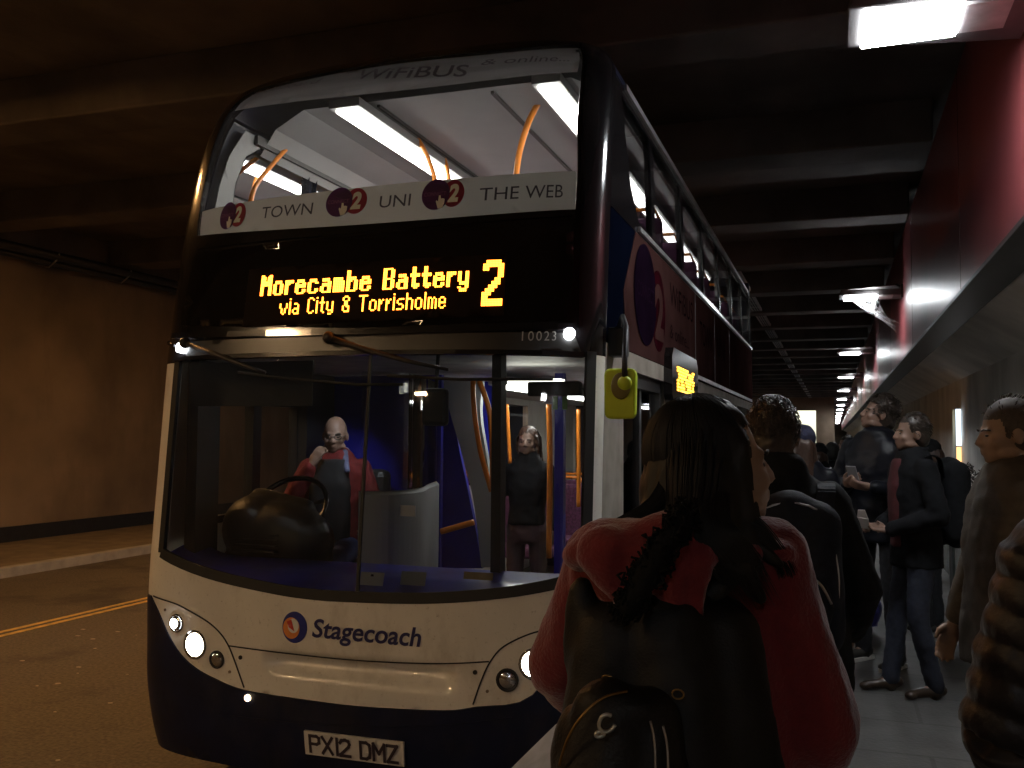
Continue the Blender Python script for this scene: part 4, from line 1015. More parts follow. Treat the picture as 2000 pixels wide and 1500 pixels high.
def hand_mb(m, w, d, n, curl=.5, side=1):
    """w wrist, d pointing direction, n back-of-hand normal"""
    w = Vector(w); d = Vector(d).normalized(); n = (Vector(n) - d * Vector(n).dot(d)).normalized(); a = d.cross(n)
    m.cap(w - d * .02, w + d * .03, .026, .03, 12, .7, n)
    for q in (-.027, -.009, .009, .027): m.cap(w + d * .02 + a * q * .7, w + d * .082 + a * q, .015, .0115)
    for i, (q, L) in enumerate(((-.030, .066), (-.010, .078), (.011, .073), (.030, .056))):
        p = w + d * .085 + a * q; dd = d; c = curl * (1 + .12 * (i - 1.5))
        for k, f in enumerate((.45, .32, .26)):
            dd = (dd * math.cos(c * (.6 + .3 * k)) - n * math.sin(c * (.6 + .3 * k))).normalized(); p2 = p + dd * L * f
            m.cap(p, p2, .0092 - .0008 * k, .0086 - .001 * k, 10); p = p2
    t0 = w + d * .025 - a * side * .026; t1 = t0 + (d * .7 - a * side * .75 - n * .35 * (1 + curl)).normalized() * .038; t2 = t1 + (d * .9 - a * side * .1 - n * .5 * curl).normalized() * .03
    m.cap(t0, t1, .0135, .011, 10); m.cap(t1, t2, .0105, .009, 10)
def strands(roots, m, name, parent, r=.0022, world=False, seg=4):
    mb = MB()
    for p in roots:
        n = len(p); mb.tube(p, [r * (1 - .75 * abs(2 * i / (n - 1) - .7)) if n > 2 else r for i in range(n)], seg)
    o = link(name, mb.mesh(name), m, smooth=True)
    if parent is not None: wpar(o, parent) if world else setattr(o, 'parent', parent)
    return o

DEF_ARMS = {'L': ((-.245, .0, 1.14), (-.235, .10, .90)), 'R': ((.245, .0, 1.14), (.235, .10, .90))}
def person(loc, rz, H, label, coat=C_dark, trouser=C_jean2, shoe=C_shoe, skin=SK1, hair='short', hairm=H_brown, head=(0, 0, 0), arms=None, hands=(), female=False,
           group=None, voxel=.010, legs=None, coatlen=.80, bulk=1.0, shirt=None, lean=(0, 0), hood=False, fine=True, sole=None, shw=1):
    s = H / 1.75
    r = empty('person', loc, rz, label, 'person', group)
    A = dict(DEF_ARMS); A.update(arms or {})
    fw = .93 if female else 1.0
    SH = .185 * fw
    piv = (lean[0], -.015 + lean[1], 1.50)
    def sc_(mb): mb.v = [tuple(Vector(p) * s) for p in mb.v]; return mb
    def ln(z): k = max(0, (z - .95) / .55); return lean[0] * k, lean[1] * k
    def R(rs, g=0): return [(x + ln(z)[0], y + ln(z)[1], z, rx + g, ry + g) for x, y, z, rx, ry in rs]
    L = legs or {'L': ((-.09, 0, .92), (-.10, .01, .50), (-.10, -.02, .09), 0), 'R': ((.09, 0, .92), (.10, .01, .50), (.10, -.02, .09), 0)}
    # body
    b = MB(); hd = head_mb(1.75, female); hd.v = [(p[0] + lean[0], p[1] + lean[1], p[2]) for p in hd.v]
    rotv(hd, piv, *head); b.add(hd.v, hd.f)
    torso = [(0, 0, .86, .150 * fw, .095), (0, 0, .95, .158, .105), (0, 0, 1.08, .132 * fw, .09), (0, 0, 1.25, .155 * fw, .105), (0, -.01, 1.38, .165 * fw, .10), (0, -.015, 1.45, .12 * fw, .08), (0, -.015, 1.51, .06, .058)]
    b.rings(R(torso), 20)
    for k, sg in (('L', -1), ('R', 1)):
        e, w = A[k]; sh = (sg * SH + lean[0], -.015 + lean[1], 1.41)
        b.cap(sh, e, .044 * fw, .036 * fw); b.cap(e, w, .036 * fw, .026)
        hdef = [q for q in hands if q[0] == k]
        d, n_, cu = (hdef[0][1], hdef[0][2], hdef[0][3]) if hdef else ((Vector(w) - Vector(e)).normalized(), (sg, 0, 0), .45)
        hand_mb(b, w, d, n_, cu, side=-sg if k == 'L' else sg)
        hp, kn, an, yaw = L[k]
        b.cap(hp, kn, .075, .05); b.cap(kn, an, .048, .036); b.cap(an, Vector(an) + Vector((math.sin(yaw) * .11, math.cos(yaw) * .11, -.058)), .026, .018)
    bo = organic('body', sc_(b), skin, r, voxel if fine else .014, 3)
    # face details
    def hp_(p): q = MB(); q.v = [p]; rotv(q, piv, *head); return Vector(q.v[0])
    if fine:
        for sg in (-1, 1):
            c = hp_((sg * .031 + lean[0], .083 + lean[1], 1.75 - .128)); e = MB(); e.ell(c * s, (.0085, .007, .0052)); e.build('eye', C_eye, r, smooth=True, world=False)
            e = MB(); e.tube([hp_((sg * x + lean[0], y + lean[1], z)) * s for x, y, z in ((.014, .094, 1.640), (.032, .092, 1.645), (.050, .076, 1.640))], .0035, 5); e.build('eyebrow', hairm, r, smooth=True, world=False)
    # hair
    if hair:
        m = MB()
        m.ell((lean[0], -.020 + lean[1], 1.75 - .088), (.082, .096, .098), 24, 16)
        m.ell((lean[0], -.045 + lean[1], 1.75 - .14), (.076, .072, .085), 20, 12)
        nzp = [(.004, 30, (1, 1, 1))]
        if hair == 'curly': m.ell((lean[0], -.02 + lean[1], 1.75 - .068), (.090, .102, .083), 20, 12); m.ell((lean[0], -.062 + lean[1], 1.59), (.072, .055, .075), 20, 12); nzp = [(.011, 24, (1, 1, 1)), (.007, 60, (1, 1, 1))]
        if hair == 'wavy': m.ell((lean[0], -.062 + lean[1], 1.585), (.072, .055, .075), 20, 12); nzp = [(.008, 26, (1, 1, 1.6)), (.006, 60, (1, 1, 1.6))]
        if hair == 'long':
            m.cap((lean[0], -.07 + lean[1], 1.62), (lean[0], -.12 + lean[1], 1.32), .085, .06)
            for sg in (-1, 1): m.cap((sg * .066 + lean[0], .022 + lean[1], 1.65), (sg * .082 + lean[0], .035 + lean[1], 1.36), .030, .026)
            nzp = [(.006, 14, (3, 3, .5))]
        if hair == 'cropped': m = MB(); m.ell((lean[0], -.018 + lean[1], 1.75 - .095), (.081, .098, .101), 24, 16); m.ell((lean[0], -.038 + lean[1], 1.75 - .135), (.077, .076, .075)); nzp = []
        if hair == 'beanie': m.ell((lean[0], -.015 + lean[1], 1.75 - .08), (.09, .104, .092), 24, 16)
        # keep the face free: trim what lies in front of the hairline
        keep = lambda p: True
        rotv(m, piv, *head); sc_(m)
        ho = organic('hair' if hair != 'beanie' else 'hat', m, hairm, r, .008, 2, nzp)
        me = ho.data; bm = bmesh.new(); bm.from_mesh(me); inv = MB()
        Ri = (Matrix.Rotation(-head[0], 3, 'Z') @ Matrix.Rotation(-head[1], 3, 'X') @ Matrix.Rotation(head[2], 3, 'Y')).inverted(); pv = Vector(piv)
        kill = []
        for v in bm.verts:
            q = Ri @ (v.co / s - pv) + pv - Vector((lean[0], lean[1], 0))
            if q.z < 1.75 - (.078 if hair == 'long' else .062) - (.012 if hair == 'cropped' else 0) and q.y > .042 + (q.z - 1.66) * .25 and abs(q.x) < .1: kill.append(v)
        bmesh.ops.delete(bm, geom=kill, context='VERTS'); bm.to_mesh(me); bm.free()
        if hair in ('curly', 'long') and fine:
            rr = random.Random(int(H * 1000)); P = []
            for i in range(300 if hair == 'curly' else 130):
                a = rr.uniform(0, 6.283); 
                if hair == 'curly':
                    th = rr.uniform(0, 2.5); c = Vector((.088 * math.sin(th) * math.cos(a), -.022 + .104 * math.sin(th) * math.sin(a), 1.672 + .094 * math.cos(th)))
                    if c.y > .05 and c.z < 1.69: continue
                    q = [c + Vector((.011 * math.sin(t * 1.5 + a), .011 * math.cos(t * 1.5 + i), .006 * t - .012)) + (c - Vector((0, -.02, 1.66))).normalized() * (.008 * math.sin(t * .7)) for t in range(6)]
                else:
                    x = rr.uniform(-.09, .09); y0 = -.07 - .04 * math.cos(x * 14); q = [Vector((x * .55, -.05, 1.75 + .004)), Vector((x, y0 - .03, 1.66)), Vector((x * 1.05, y0 - .055, 1.54)), Vector((x * 1.05 + rr.uniform(-.02, .02), y0 - .07, 1.42)), Vector((x * 1.1 + rr.uniform(-.03, .03), y0 - .075, 1.29 + rr.uniform(-.04, .06)))]
                w = MB(); w.v = [(p.x + lean[0], p.y + lean[1], p.z) for p in q]; rotv(w, piv, *head); P.append([Vector(p) * s for p in w.v])
            strands(P, hairm, 'strands', ho, .0034 if hair == 'curly' else .0032)
        if hair in ('short', 'cropped', 'wavy') and fine:
            rr = random.Random(int(H * 977)); P = []
            for i in range({'short': 420, 'wavy': 900}.get(hair, 160)):
                a = rr.uniform(0, 6.283); th = rr.uniform(0, 2.6 if hair == 'wavy' else 2.1); c = Vector((.083 * math.sin(th) * math.cos(a), -.020 + .098 * math.sin(th) * math.sin(a), 1.660 + .100 * math.cos(th)))
                if c.y > .038 and c.z < 1.69: continue
                nrm = (c - Vector((0, -.02, 1.65))).normalized(); fl = Vector((rr.uniform(-.4, .4), -.5, -.5 if th > 1 else .1)); fl -= nrm * fl.dot(nrm)
                l_ = {'short': .022, 'wavy': .03}.get(hair, .008); wv = rr.uniform(0, 6) if hair == 'wavy' else None; sd = nrm.cross(fl)
                w = MB(); w.v = [tuple(c + Vector((lean[0], lean[1], 0)) + nrm * (.006 * k if wv is None else .004 * math.sin(k * 1.2)) + fl * (l_ * (k if wv is None else k * .5)) + sd * (0 if wv is None else .03 * l_ * 10 * math.sin(k * 1.4 + wv))) for k in range(3 if wv is None else 6)]; rotv(w, piv, *head); P.append([Vector(p) * s for p in w.v])
            strands(P, hairm, 'strands', ho, .0026)
        if hair == 'beanie':
            m = MB(); m.cap((lean[0], -.06 + lean[1], 1.60), (lean[0], -.11 + lean[1], 1.30), .085, .07); 
            for sg in (-1, 1): m.cap((sg * .055, -.03, 1.60), (sg * .09, -.06, 1.32), .04, .03)
            rotv(m, piv, *head); organic('hair', sc_(m), H_auburn, r, .012, 2, [(.008, 12, (3, 3, .4))])
    # jacket
    g = .020 * bulk
    c = MB()
    jr = [(0, 0, coatlen, .165 * fw, .115), (0, 0, .95, .165 * fw, .115), (0, 0, 1.08, .150 * fw, .11), (0, 0, 1.25, .165 * fw, .115), (0, -.01, 1.38, .172 * fw, .105), (0, -.015, 1.46, .13 * fw, .085), (0, -.015, 1.52, .075, .07)]
    c.rings(R(jr, g), 24)
    for k, sg in (('L', -1), ('R', 1)):
        e, w = A[k]; w = Vector(w); e = Vector(e); cu = w - (w - e).normalized() * .03
        c.cap((sg * (SH - .01) + lean[0], -.015 + lean[1], 1.405), e, .062 * fw + g * .4, .052 * fw + g * .5); c.cap(e, cu, .052 * fw + g * .5, .040 * fw + g * .4)
    if hood: c.ell((lean[0], -.085 + lean[1], 1.50), (.12, .07, .085)); c.ell((lean[0], -.02 + lean[1], 1.53), (.10, .10, .05))
    else: c.ell((lean[0], -.02 + lean[1], 1.525), (.085, .085, .035))
    co_ = organic('jacket', sc_(c), coat, r, .013, 3, [(.010, 7, (1, 1, .7)), (.005, 16, (1, 1, 1.3))])
    if not hood:
        m = MB(); pts = [(.075 * math.cos(t) + lean[0], -.02 + .078 * math.sin(t) + lean[1], 1.515 - .02 * math.sin(t)) for t in [math.pi * (.62 + 1.76 * k / 16) for k in range(17)]]
        m.tube(pts, .017, 8); organic('collar', sc_(m), coat, r, .009, 2, [(.003, 16, (1, 1, 1))])
    if shirt:
        m = MB(); m.rings(R([(0, .075, .92, .075, .075), (0, .085, 1.1, .075, .065), (0, .08, 1.3, .075, .062), (0, .045, 1.47, .06, .06)], .006), 16)
        m.v = [(p[0] * shw, p[1] * (1.12 if shw > 1 else 1), p[2]) for p in m.v]; organic('shirt', sc_(m), shirt, r, .014, 2, [(.004, 14, (1, 1, 1))])
    # trousers and shoes
    t = MB(); t.rings([(0, 0, .80, .16 * fw, .105), (0, 0, .90, .165 * fw, .115), (0, 0, 1.0, .155 * fw, .105)], 20) if not legs or not legs.get('seated') else None
    for k, sg in (('L', -1), ('R', 1)):
        hp, kn, an, yaw = L[k]; an = Vector(an)
        t.cap(hp, kn, .090, .066); t.cap(kn, an + Vector((0, 0, -.01)), .066, .056)
    organic('trousers', sc_(t), trouser, r, .014, 3, [(.007, 9, (1, 1, .8)), (.004, 22, (1, 1, 1.6))])
    for k, sg in (('L', -1), ('R', 1)):
        hp, kn, an, yaw = L[k]; an = Vector(an); f = Vector((math.sin(yaw), math.cos(yaw), 0)); g0 = an.z - .09
        m = MB(); m.cap(an - f * .035 + Vector((0, 0, -.035)), an + f * .15 + Vector((0, 0, -.055)), .042, .032, 12, .9); m.cap(an + Vector((0, 0, -.05)), an + Vector((0, 0, .02)), .045, .045)
        m.ell(an + f * .16 + Vector((0, 0, -.06)), (.04, .04, .028))
        so_ = organic('shoe', sc_(m), shoe, r, .010, 2)
        if sole:
            m = MB(); w_ = f.cross(Vector((0, 0, 1)))
            P = [(an + f * x + w_ * y).to_tuple() for x, y in ((-.075, -.03), (-.085, 0), (-.075, .03), (.05, .045), (.15, .045), (.195, .02), (.2, 0), (.195, -.02), (.15, -.045), (.05, -.042))]
            m.prism([(p[0], p[1], g0 + .001) for p in P], (0, 0, .024)); sc_(m).build('sole', sole, so_, world=False)
    return r
def feet(px, d): p = at_d(px, 855, d); return (p.x, p.y, PZ)
def hgt(py, d): return 1.85 + (855 - py) * d / FPX - PZ
def backpack(loc, rz, label, m, w=.30, h=.46, dp=.17, group=None, detail=True):
    """origin at the middle of the wearer's back, pack extends to local -y"""
    r = empty('backpack', loc, rz, label, 'backpack', group)
    b = MB(); b.cap((-w / 2 + .08, -dp / 2, -h / 2 + .08), (-w / 2 + .09, -dp / 2, h / 2 - .1), .085, .085, 14, dp / .19); b.cap((w / 2 - .08, -dp / 2, -h / 2 + .08), (w / 2 - .09, -dp / 2, h / 2 - .1), .085, .085, 14, dp / .19)
    b.ell((0, -dp / 2, h / 2 - .10), (w * .36, dp * .46, .11)); b.box((-w / 2 + .05, -dp + .02, -h / 2 + .03), (w / 2 - .05, -.02, h / 2 - .1))
    organic('main_bag', b, m, r, .012, 5, [(.006, 9, (1, 1, 1))])
    b = MB(); b.ell((0, -dp * .98, -h * .18), (w * .38, dp * .36, h * .25)); b.box((-w * .3, -dp * 1.2, -h * .38), (w * .3, -dp * .8, -h * .12))
    po = organic('front_pocket', b, m, r, .012, 5, [(.004, 12, (1, 1, 1))])
    z = MB().tube(smoothpath([(-w * .34, -dp * 1.19, -h * .14), (-w * .22, -dp * 1.27, -h * .01), (0, -dp * 1.3, h * .04), (w * .22, -dp * 1.27, -h * .01), (w * .34, -dp * 1.19, -h * .14)], 5), .004, 6); z.build('zip', M_steel, po, smooth=True, world=False)
    b = MB().tube(smoothpath([(w * .40, -dp * .75, -h * .3), (w * .42, -dp * .78, h * .05), (w * .25, -dp * .8, h * .40), (-w * .25, -dp * .8, h * .40), (-w * .42, -dp * .78, h * .05), (-w * .40, -dp * .75, -h * .3)], 5), .004, 6); b.build('zip', M_steel, r, smooth=True, world=False)
    for sg in (-1, 1):
        b = MB(); P = smoothpath([(sg * .10, -.01, h / 2 - .12), (sg * .12, .03, h / 2 + .0), (sg * .125, .13, h / 2 - .0), (sg * .13, .22, h / 2 - .14), (sg * .15, .17, -.02), (sg * .15, .02, -h / 2 + .1)], 5)
        V = []; F = []
        for i, p in enumerate(P):
            p = Vector(p); V += [p + Vector((-.028, 0, 0)), p + Vector((.028, 0, 0)), p + Vector((.028, .008, .008)), p + Vector((-.028, .008, .008))]
            if i:
                for j in range(4): F.append((4 * i - 4 + j, 4 * i - 4 + (j + 1) % 4, 4 * i + (j + 1) % 4, 4 * i + j))
        b.add(V, F).build('strap', m, r, world=False)
    return r
Q = 'students queueing on the pavement'
def off(loc, rz, v): R = Matrix.Rotation(rz, 3, 'Z'); return tuple(Vector(loc) + R @ Vector(v))

# man with curly dark hair and backpack, back to us
f2 = feet(1540, 3.15); H2 = hgt(779, 3.15); a2 = rad(6)
person(f2, a2, H2, 'person with curly dark hair and hooded charcoal jacket, back turned, wearing a navy backpack', coat=C_char, hair='wavy', head=(rad(8), 0, 0), hood=True, bulk=1.35, group=Q, lean=(-.05, .02), voxel=.009,
       arms={'R': ((.225, -.02, 1.14), (.20, .13, .95))})
backpack(off(f2, a2, (-.01, -.135, 1.20 * H2 / 1.75)), a2, 'navy cloth backpack on the curly haired person in the charcoal hooded jacket', C_pack, .32, .50, .16)
# woman in dark beanie
f3 = feet(1567, 6.2); person(f3, rad(3), hgt(832, 6.2), 'person with a navy knitted hat over long auburn hair, back turned in the queue', coat=C_navyc, hair='beanie', hairm=mat('navy_knit', (.02, .022, .05), .9, var=.3, scale=60, bump=.4), group=Q, female=True, bulk=1.4)
# farther queue
person(feet(1600, 9.4), rad(-5), hgt(866, 9.4), 'person in black with a dark hood up, beyond the knitted hat', coat=C_dark, hair='beanie', hairm=C_dark, group=Q, fine=False, bulk=1.6, hood=True)
person(feet(1624, 9.8), rad(20), hgt(864, 9.8), 'small dark haired person in black right of the hooded figure', coat=C_dark, hair='short', hairm=H_black, group=Q, fine=False)
person(feet(1652, 13), rad(100), hgt(851, 13), 'distant person with dark glasses and blue jacket, light painted into the face', coat=mat('blue_jacket', (.05, .055, .16), .6), hair='short', hairm=H_brown, group=Q, skin=mat('painted_lit_skin', (.6, .45, .36), .5))  # lighter skin copy paints in the light on this face
person(feet(1641, 11.5), rad(30), hgt(884, 11.5), 'short distant person half hidden below the person with dark glasses', coat=C_char, hair='short', hairm=H_brown, group=Q, fine=False)
# tall man with curly hair reading a card
d5 = 6.85; f5 = feet(1712, d5); a5 = rad(148); H5 = hgt(772, d5)
s5 = H5 / 1.75
person(f5, a5, H5, 'tall person with thick curly dark hair and navy shiny jacket, looking down at a phone', coat=C_navyc, trouser=C_jean2, hair='curly', hairm=H_brown, head=(rad(42), rad(-16), 0), group=Q, voxel=.008, bulk=1.3, sole=C_sole, lean=(0, .03),
       arms={'L': ((-.27, .02, 1.13), (-.10, .25, 1.16)), 'R': ((.27, .02, 1.13), (.08, .24, 1.17))}, hands=[('L', (.8, .5, .15), (0, .8, -.6), .8), ('R', (-.75, .5, .25), (0, .8, -.6), .8)],
       legs={'L': ((-.09, 0, .92), (-.11, .03, .50), (-.12, .0, .09), 0), 'R': ((.09, 0, .92), (.12, .0, .50), (.15, -.06, .09), rad(10))})
ph = MB().box((-.038, -.004, -.072), (.038, .004, .072)).build('phone', mat('grey_phone', (.25, .25, .27), .35), None, bevel=.003)
ph.location = off(f5, a5, (-.01 * s5, .305 * s5, 1.235 * s5)); ph.rotation_euler = (rad(-28), 0, a5); tag(ph, 'grey phone held at chest height by the tall curly haired person', 'phone')
# man with papers
d6 = 6.05; f6 = feet(1786, d6); a6 = rad(112); H6 = hgt(808, d6); s6 = H6 / 1.75
person(f6, a6, H6, 'person with short brown hair, open black jacket over dark red shirt and jeans, holding papers', coat=C_dark, trouser=C_jean, shoe=C_tan, hair='short', hairm=H_brown, head=(rad(2), rad(-4), 0), group=Q, voxel=.008, shirt=C_dred, bulk=1.0, lean=(0, .03),
       arms={'L': ((-.27, -.02, 1.13), (-.09, .22, 1.03)), 'R': ((.27, -.03, 1.13), (.09, .20, 1.04))}, hands=[('L', (.55, .8, .1), (0, -.3, -.9), .7), ('R', (-.5, .8, .1), (0, -.3, .9), .7)],
       legs={'L': ((-.09, 0, .92), (-.10, .05, .50), (-.09, -.06, .09), rad(-5)), 'R': ((.09, 0, .92), (.11, .07, .50), (.12, .12, .09), rad(5))})
backpack(off(f6, a6, (0, -.125, 1.20 * s6)), a6, 'black backpack on the person in the red shirt holding papers', C_dark, .34, .56, .20)
fur = MB(); rr = random.Random(4)
for i in range(110):
    c = Vector(off(f6, a6, (rr.uniform(-.15, .15), -.33 + rr.uniform(-.03, .05), 1.40 + rr.uniform(-.04, .05)))); fur.tube([c + Vector((rr.uniform(-.02, .02), rr.uniform(-.02, .02), rr.uniform(-.02, .02))) * k for k in range(3)], .003, 4)
o = fur.build('fur_tuft', H_brown); tag(o, 'shaggy dark fur tuft hanging from the black backpack', 'fur trim')
pa = MB(); c = Vector(off(f6, a6, (-.03, .32, 1.03 * s6)))
u_ = Matrix.Rotation(a6, 3, 'Z') @ Vector((.5, .85, .12)).normalized(); v_ = Matrix.Rotation(a6, 3, 'Z') @ Vector((-.75, .35, .55)).normalized()
pa.prism([c, c + u_ * .16, c + u_ * .16 + v_ * .13, c + v_ * .13], (0, 0, .004)); o = pa.build('paper', C_paper); tag(o, 'folded white leaflet held out by the person in the red shirt', 'paper')
pa = MB(); c = Vector(off(f6, a6, (.05, .29, 1.08 * s6))); pa.prism([c, c + u_ * .07, c + u_ * .06 + v_ * .11, c + v_ * .12 + u_ * .02], (0.003, 0, .004)); o = pa.build('paper', C_paper); tag(o, 'crumpled white tissue in the hand of the person in the red shirt', 'paper')
# cap seen behind him
person(feet(1812, 8.0), rad(60), hgt(857, 8.0), 'person in a dark cap mostly hidden behind the person with papers', coat=C_dark, hair='beanie', hairm=C_char, group=Q, fine=False)
# blue carrier bag
bgp = at_d(1696, 1175, 7.9); bg = MB()
bg.rings([(bgp.x, bgp.y, bgp.z - .20, .07, .10), (bgp.x, bgp.y, bgp.z - .05, .10, .15), (bgp.x, bgp.y, bgp.z + .12, .07, .14), (bgp.x, bgp.y, bgp.z + .2, .02, .12)], 14)
bo_ = organic('carrier_bag', bg, mat('blue_plastic_bag', (.07, .07, .33), .35, var=.5, scale=14, bump=.3), None, .014, 2, [(.014, 14, (1, 1, .6)), (.006, 30, (1, 1, 1))], world=True); tag(bo_, 'crinkled blue carrier bag hanging behind the tall person', 'carrier bag')
m = MB(); m.tube([(bgp.x - .02, bgp.y - .05, bgp.z + .19), (bgp.x, bgp.y, bgp.z + .34), (bgp.x + .02, bgp.y + .05, bgp.z + .19)], .007, 6); o = m.build('handle', C_paper); o.parent = bo_
# man at the right edge in profile
d7 = 3.45; f7 = feet(1962, d7); a7 = rad(104); H7 = hgt(776, d7)
person(f7, a7, H7, 'person with close cropped hair and olive brown jacket, face in profile beside the wall', coat=C_olive, trouser=C_jean2, hair='cropped', hairm=H_short, head=(rad(2), rad(4), 0), group=Q, voxel=.0065, bulk=1.5, hood=False, lean=(0, -.02), skin=SK2)

# quilted jacket at the lower right
d8 = 1.5; f8 = feet(2318, d8); H8 = 1.74
r8 = empty('person', f8, 0, 'person in a shiny quilted navy padded jacket, cropped by the right edge', 'person', Q); r8.scale = (1.03, 1.03, 1.03)
b = MB(); hd = head_mb(H8); b.add(hd.v, hd.f); b.rings([(0, 0, .86, .15, .095), (0, 0, 1.08, .14, .09), (0, 0, 1.38, .165, .10), (0, -.015, 1.50, .06, .058)], 20)
for sg in (-1, 1):
    b.cap((sg * .19, -.01, 1.40), (sg * .26, .0, 1.12), .045, .036); b.cap((sg * .26, 0, 1.12), (sg * .2, .16, .98), .036, .026); hand_mb(b, (sg * .2, .16, .98), (-sg * .4, .9, -.2), (sg, 0, .4), .6, -sg)
    b.cap((sg * .09, 0, .92), (sg * .1, 0, .5), .075, .05); b.cap((sg * .1, 0, .5), (sg * .1, -.02, .09), .048, .036); b.cap((sg * .1, -.02, .09), (sg * .1, .13, .035), .035, .03)
organic('body', b, SK1, r8, .010, 3)
m = MB(); m.ell((0, -.026, H8 - .088), (.086, .104, .104), 24, 16); m.ell((0, -.05, H8 - .145), (.08, .08, .085), 20, 12); organic('hair', m, H_brown, r8, .008, 2, [(.005, 26, (1, 1, 1.5)), (.003, 60, (1, 1, 1.5))])
c = MB(); z = .80; ring = []
while z < 1.50:
    k = abs(math.sin((z - .80) / .056 * math.pi)) ** .45; base = interp([(.8, .19), (1.0, .20), (1.3, .195), (1.42, .16), (1.5, .10)], z); ring.append((0, 0, z, base + .014 * k, base * .72 + .014 * k)); z += .008
c.rings(ring, 28)
def quilt_arm(p, q, r0, r1):
    n = 48
    P = [Vector(p) + (Vector(q) - Vector(p)) * i / n for i in range(n + 1)]; L_ = (Vector(q) - Vector(p)).length
    c.tube(P, [(r0 + (r1 - r0) * i / n) + (.011) * abs(math.sin(i / n * L_ / .052 * math.pi)) ** .5 for i in range(n + 1)], 20)
for sg in (-1, 1):
    c.ell((sg * .17, -.01, 1.40), (.085, .085, .075)); quilt_arm((sg * .185, -.01, 1.40), (sg * .262, .0, 1.10), .072, .066); quilt_arm((sg * .262, 0, 1.12), (sg * .2, .15, .98), .064, .05)
quilt = organic('jacket', c, mat('navy_quilted_nylon', (.008, .007, .009), .5, var=.4, scale=6, bump=.25, spec=.35), r8, .0065, 1, [(.004, 14, (1, 1, .5)), (.0022, 48, (1, 1, .6))])
m = MB(); m.tube(smoothpath([(-.10, .02, 1.50), (-.06, .10, 1.49), (.06, .10, 1.49), (.1, .02, 1.5), (.06, -.09, 1.52), (-.06, -.09, 1.52), (-.10, .02, 1.5)], 4), .03, 10); organic('collar', m, MATS['navy_quilted_nylon'], r8, .01, 2)
t = MB(); t.rings([(0, 0, .78, .16, .11), (0, 0, .95, .165, .115)], 20)
for sg in (-1, 1): t.cap((sg * .09, 0, .90), (sg * .1, 0, .5), .09, .066); t.cap((sg * .1, 0, .5), (sg * .1, -.02, .09), .066, .056)
organic('trousers', t, C_jean2, r8, .014, 3)
for sg in (-1, 1): m = MB(); m.cap((sg * .1, -.05, .05), (sg * .1, .14, .035), .045, .034); organic('shoe', m, C_shoe, r8, .012, 2)

# ------------------------------------------------------------------ the woman in the red coat
fw_ = feet(1345, 1.72)
r1 = empty('person', fw_, 0, 'person with long black hair in a red wool coat, back turned in the foreground', 'person', Q)
P_ = lambda x, y, d: at_d(x, y, d)
hc = Vector(P_(1392, 870, 1.70))
top = P_(1392, 781, 1.70).z
yawh = rad(58)
hd = head_mb(0, True); hd.v = [(p[0], p[1], p[2]) for p in hd.v]
rotv(hd, (0, -.015, -.20), yawh, rad(-8), 0)
hd.v = [tuple(Vector(p) + Vector((hc.x, hc.y, top))) for p in hd.v]
b = MB().add(hd.v, hd.f)
cx, cy = P_(1348, 1100, 1.70).x, P_(1348, 1100, 1.70).y
b.rings([(cx, cy, PZ + .86, .15, .10), (cx, cy, PZ + 1.05, .13, .09), (cx, cy, PZ + 1.30, .155, .10), (cx, cy, PZ + 1.38, .13, .08), (hc.x - .01, hc.y, PZ + 1.47, .06, .055)], 20)
shL, shR = Vector(P_(1185, 1095, 1.72)), Vector(P_(1500, 1085, 1.66))
elL, elR = Vector(P_(1100, 1300, 1.80)), Vector(P_(1585, 1405, 1.62))
wrL, wrR = Vector(P_(1230, 1440, 1.98)), Vector(P_(1490, 1500, 1.86))
for sh, el, wr, sg in ((shL, elL, wrL, -1), (shR, elR, wrR, 1)):
    b.cap(sh, el, .042, .035); b.cap(el, wr, .034, .025); hand_mb(b, wr, (wr - el).normalized(), (0, 0, 1), .7, sg)
b.cap((cx, cy, PZ + 1.25), shL, .09, .05); b.cap((cx, cy, PZ + 1.25), shR, .09, .05)
for sg in (-1, 1): b.cap((cx + sg * .09, cy, PZ + .9), (cx + sg * .09, cy, PZ + .48), .08, .05); b.cap((cx + sg * .09, cy, PZ + .48), (cx + sg * .09, cy - .02, PZ + .08), .048, .035); b.cap((cx + sg * .09, cy - .02, PZ + .08), (cx + sg * .09, cy + .12, PZ + .03), .034, .028)
organic('body', b, SK2, r1, .006, 3, world=True)
Rh = Matrix.Rotation(-yawh, 3, 'Z') @ Matrix.Rotation(rad(8), 3, 'X')
def HL(x, y, z): return Rh @ (Vector((x, y, z)) - Vector((0, -.015, -.20))) + Vector((0, -.015, -.20)) + Vector((hc.x, hc.y, top))
for sg in (-1, 1):
    e = MB(); e.ell(HL(sg * .031, .074, -.128), (.010, .010, .007)); e.build('eye', C_eye, r1, smooth=True)
    e = MB(); e.tube([HL(sg * x, y, z) for x, y, z in ((.014, .094, -.110), (.032, .092, -.105), (.050, .078, -.110))], .0035, 5); e.build('eyebrow', H_black, r1, smooth=True)
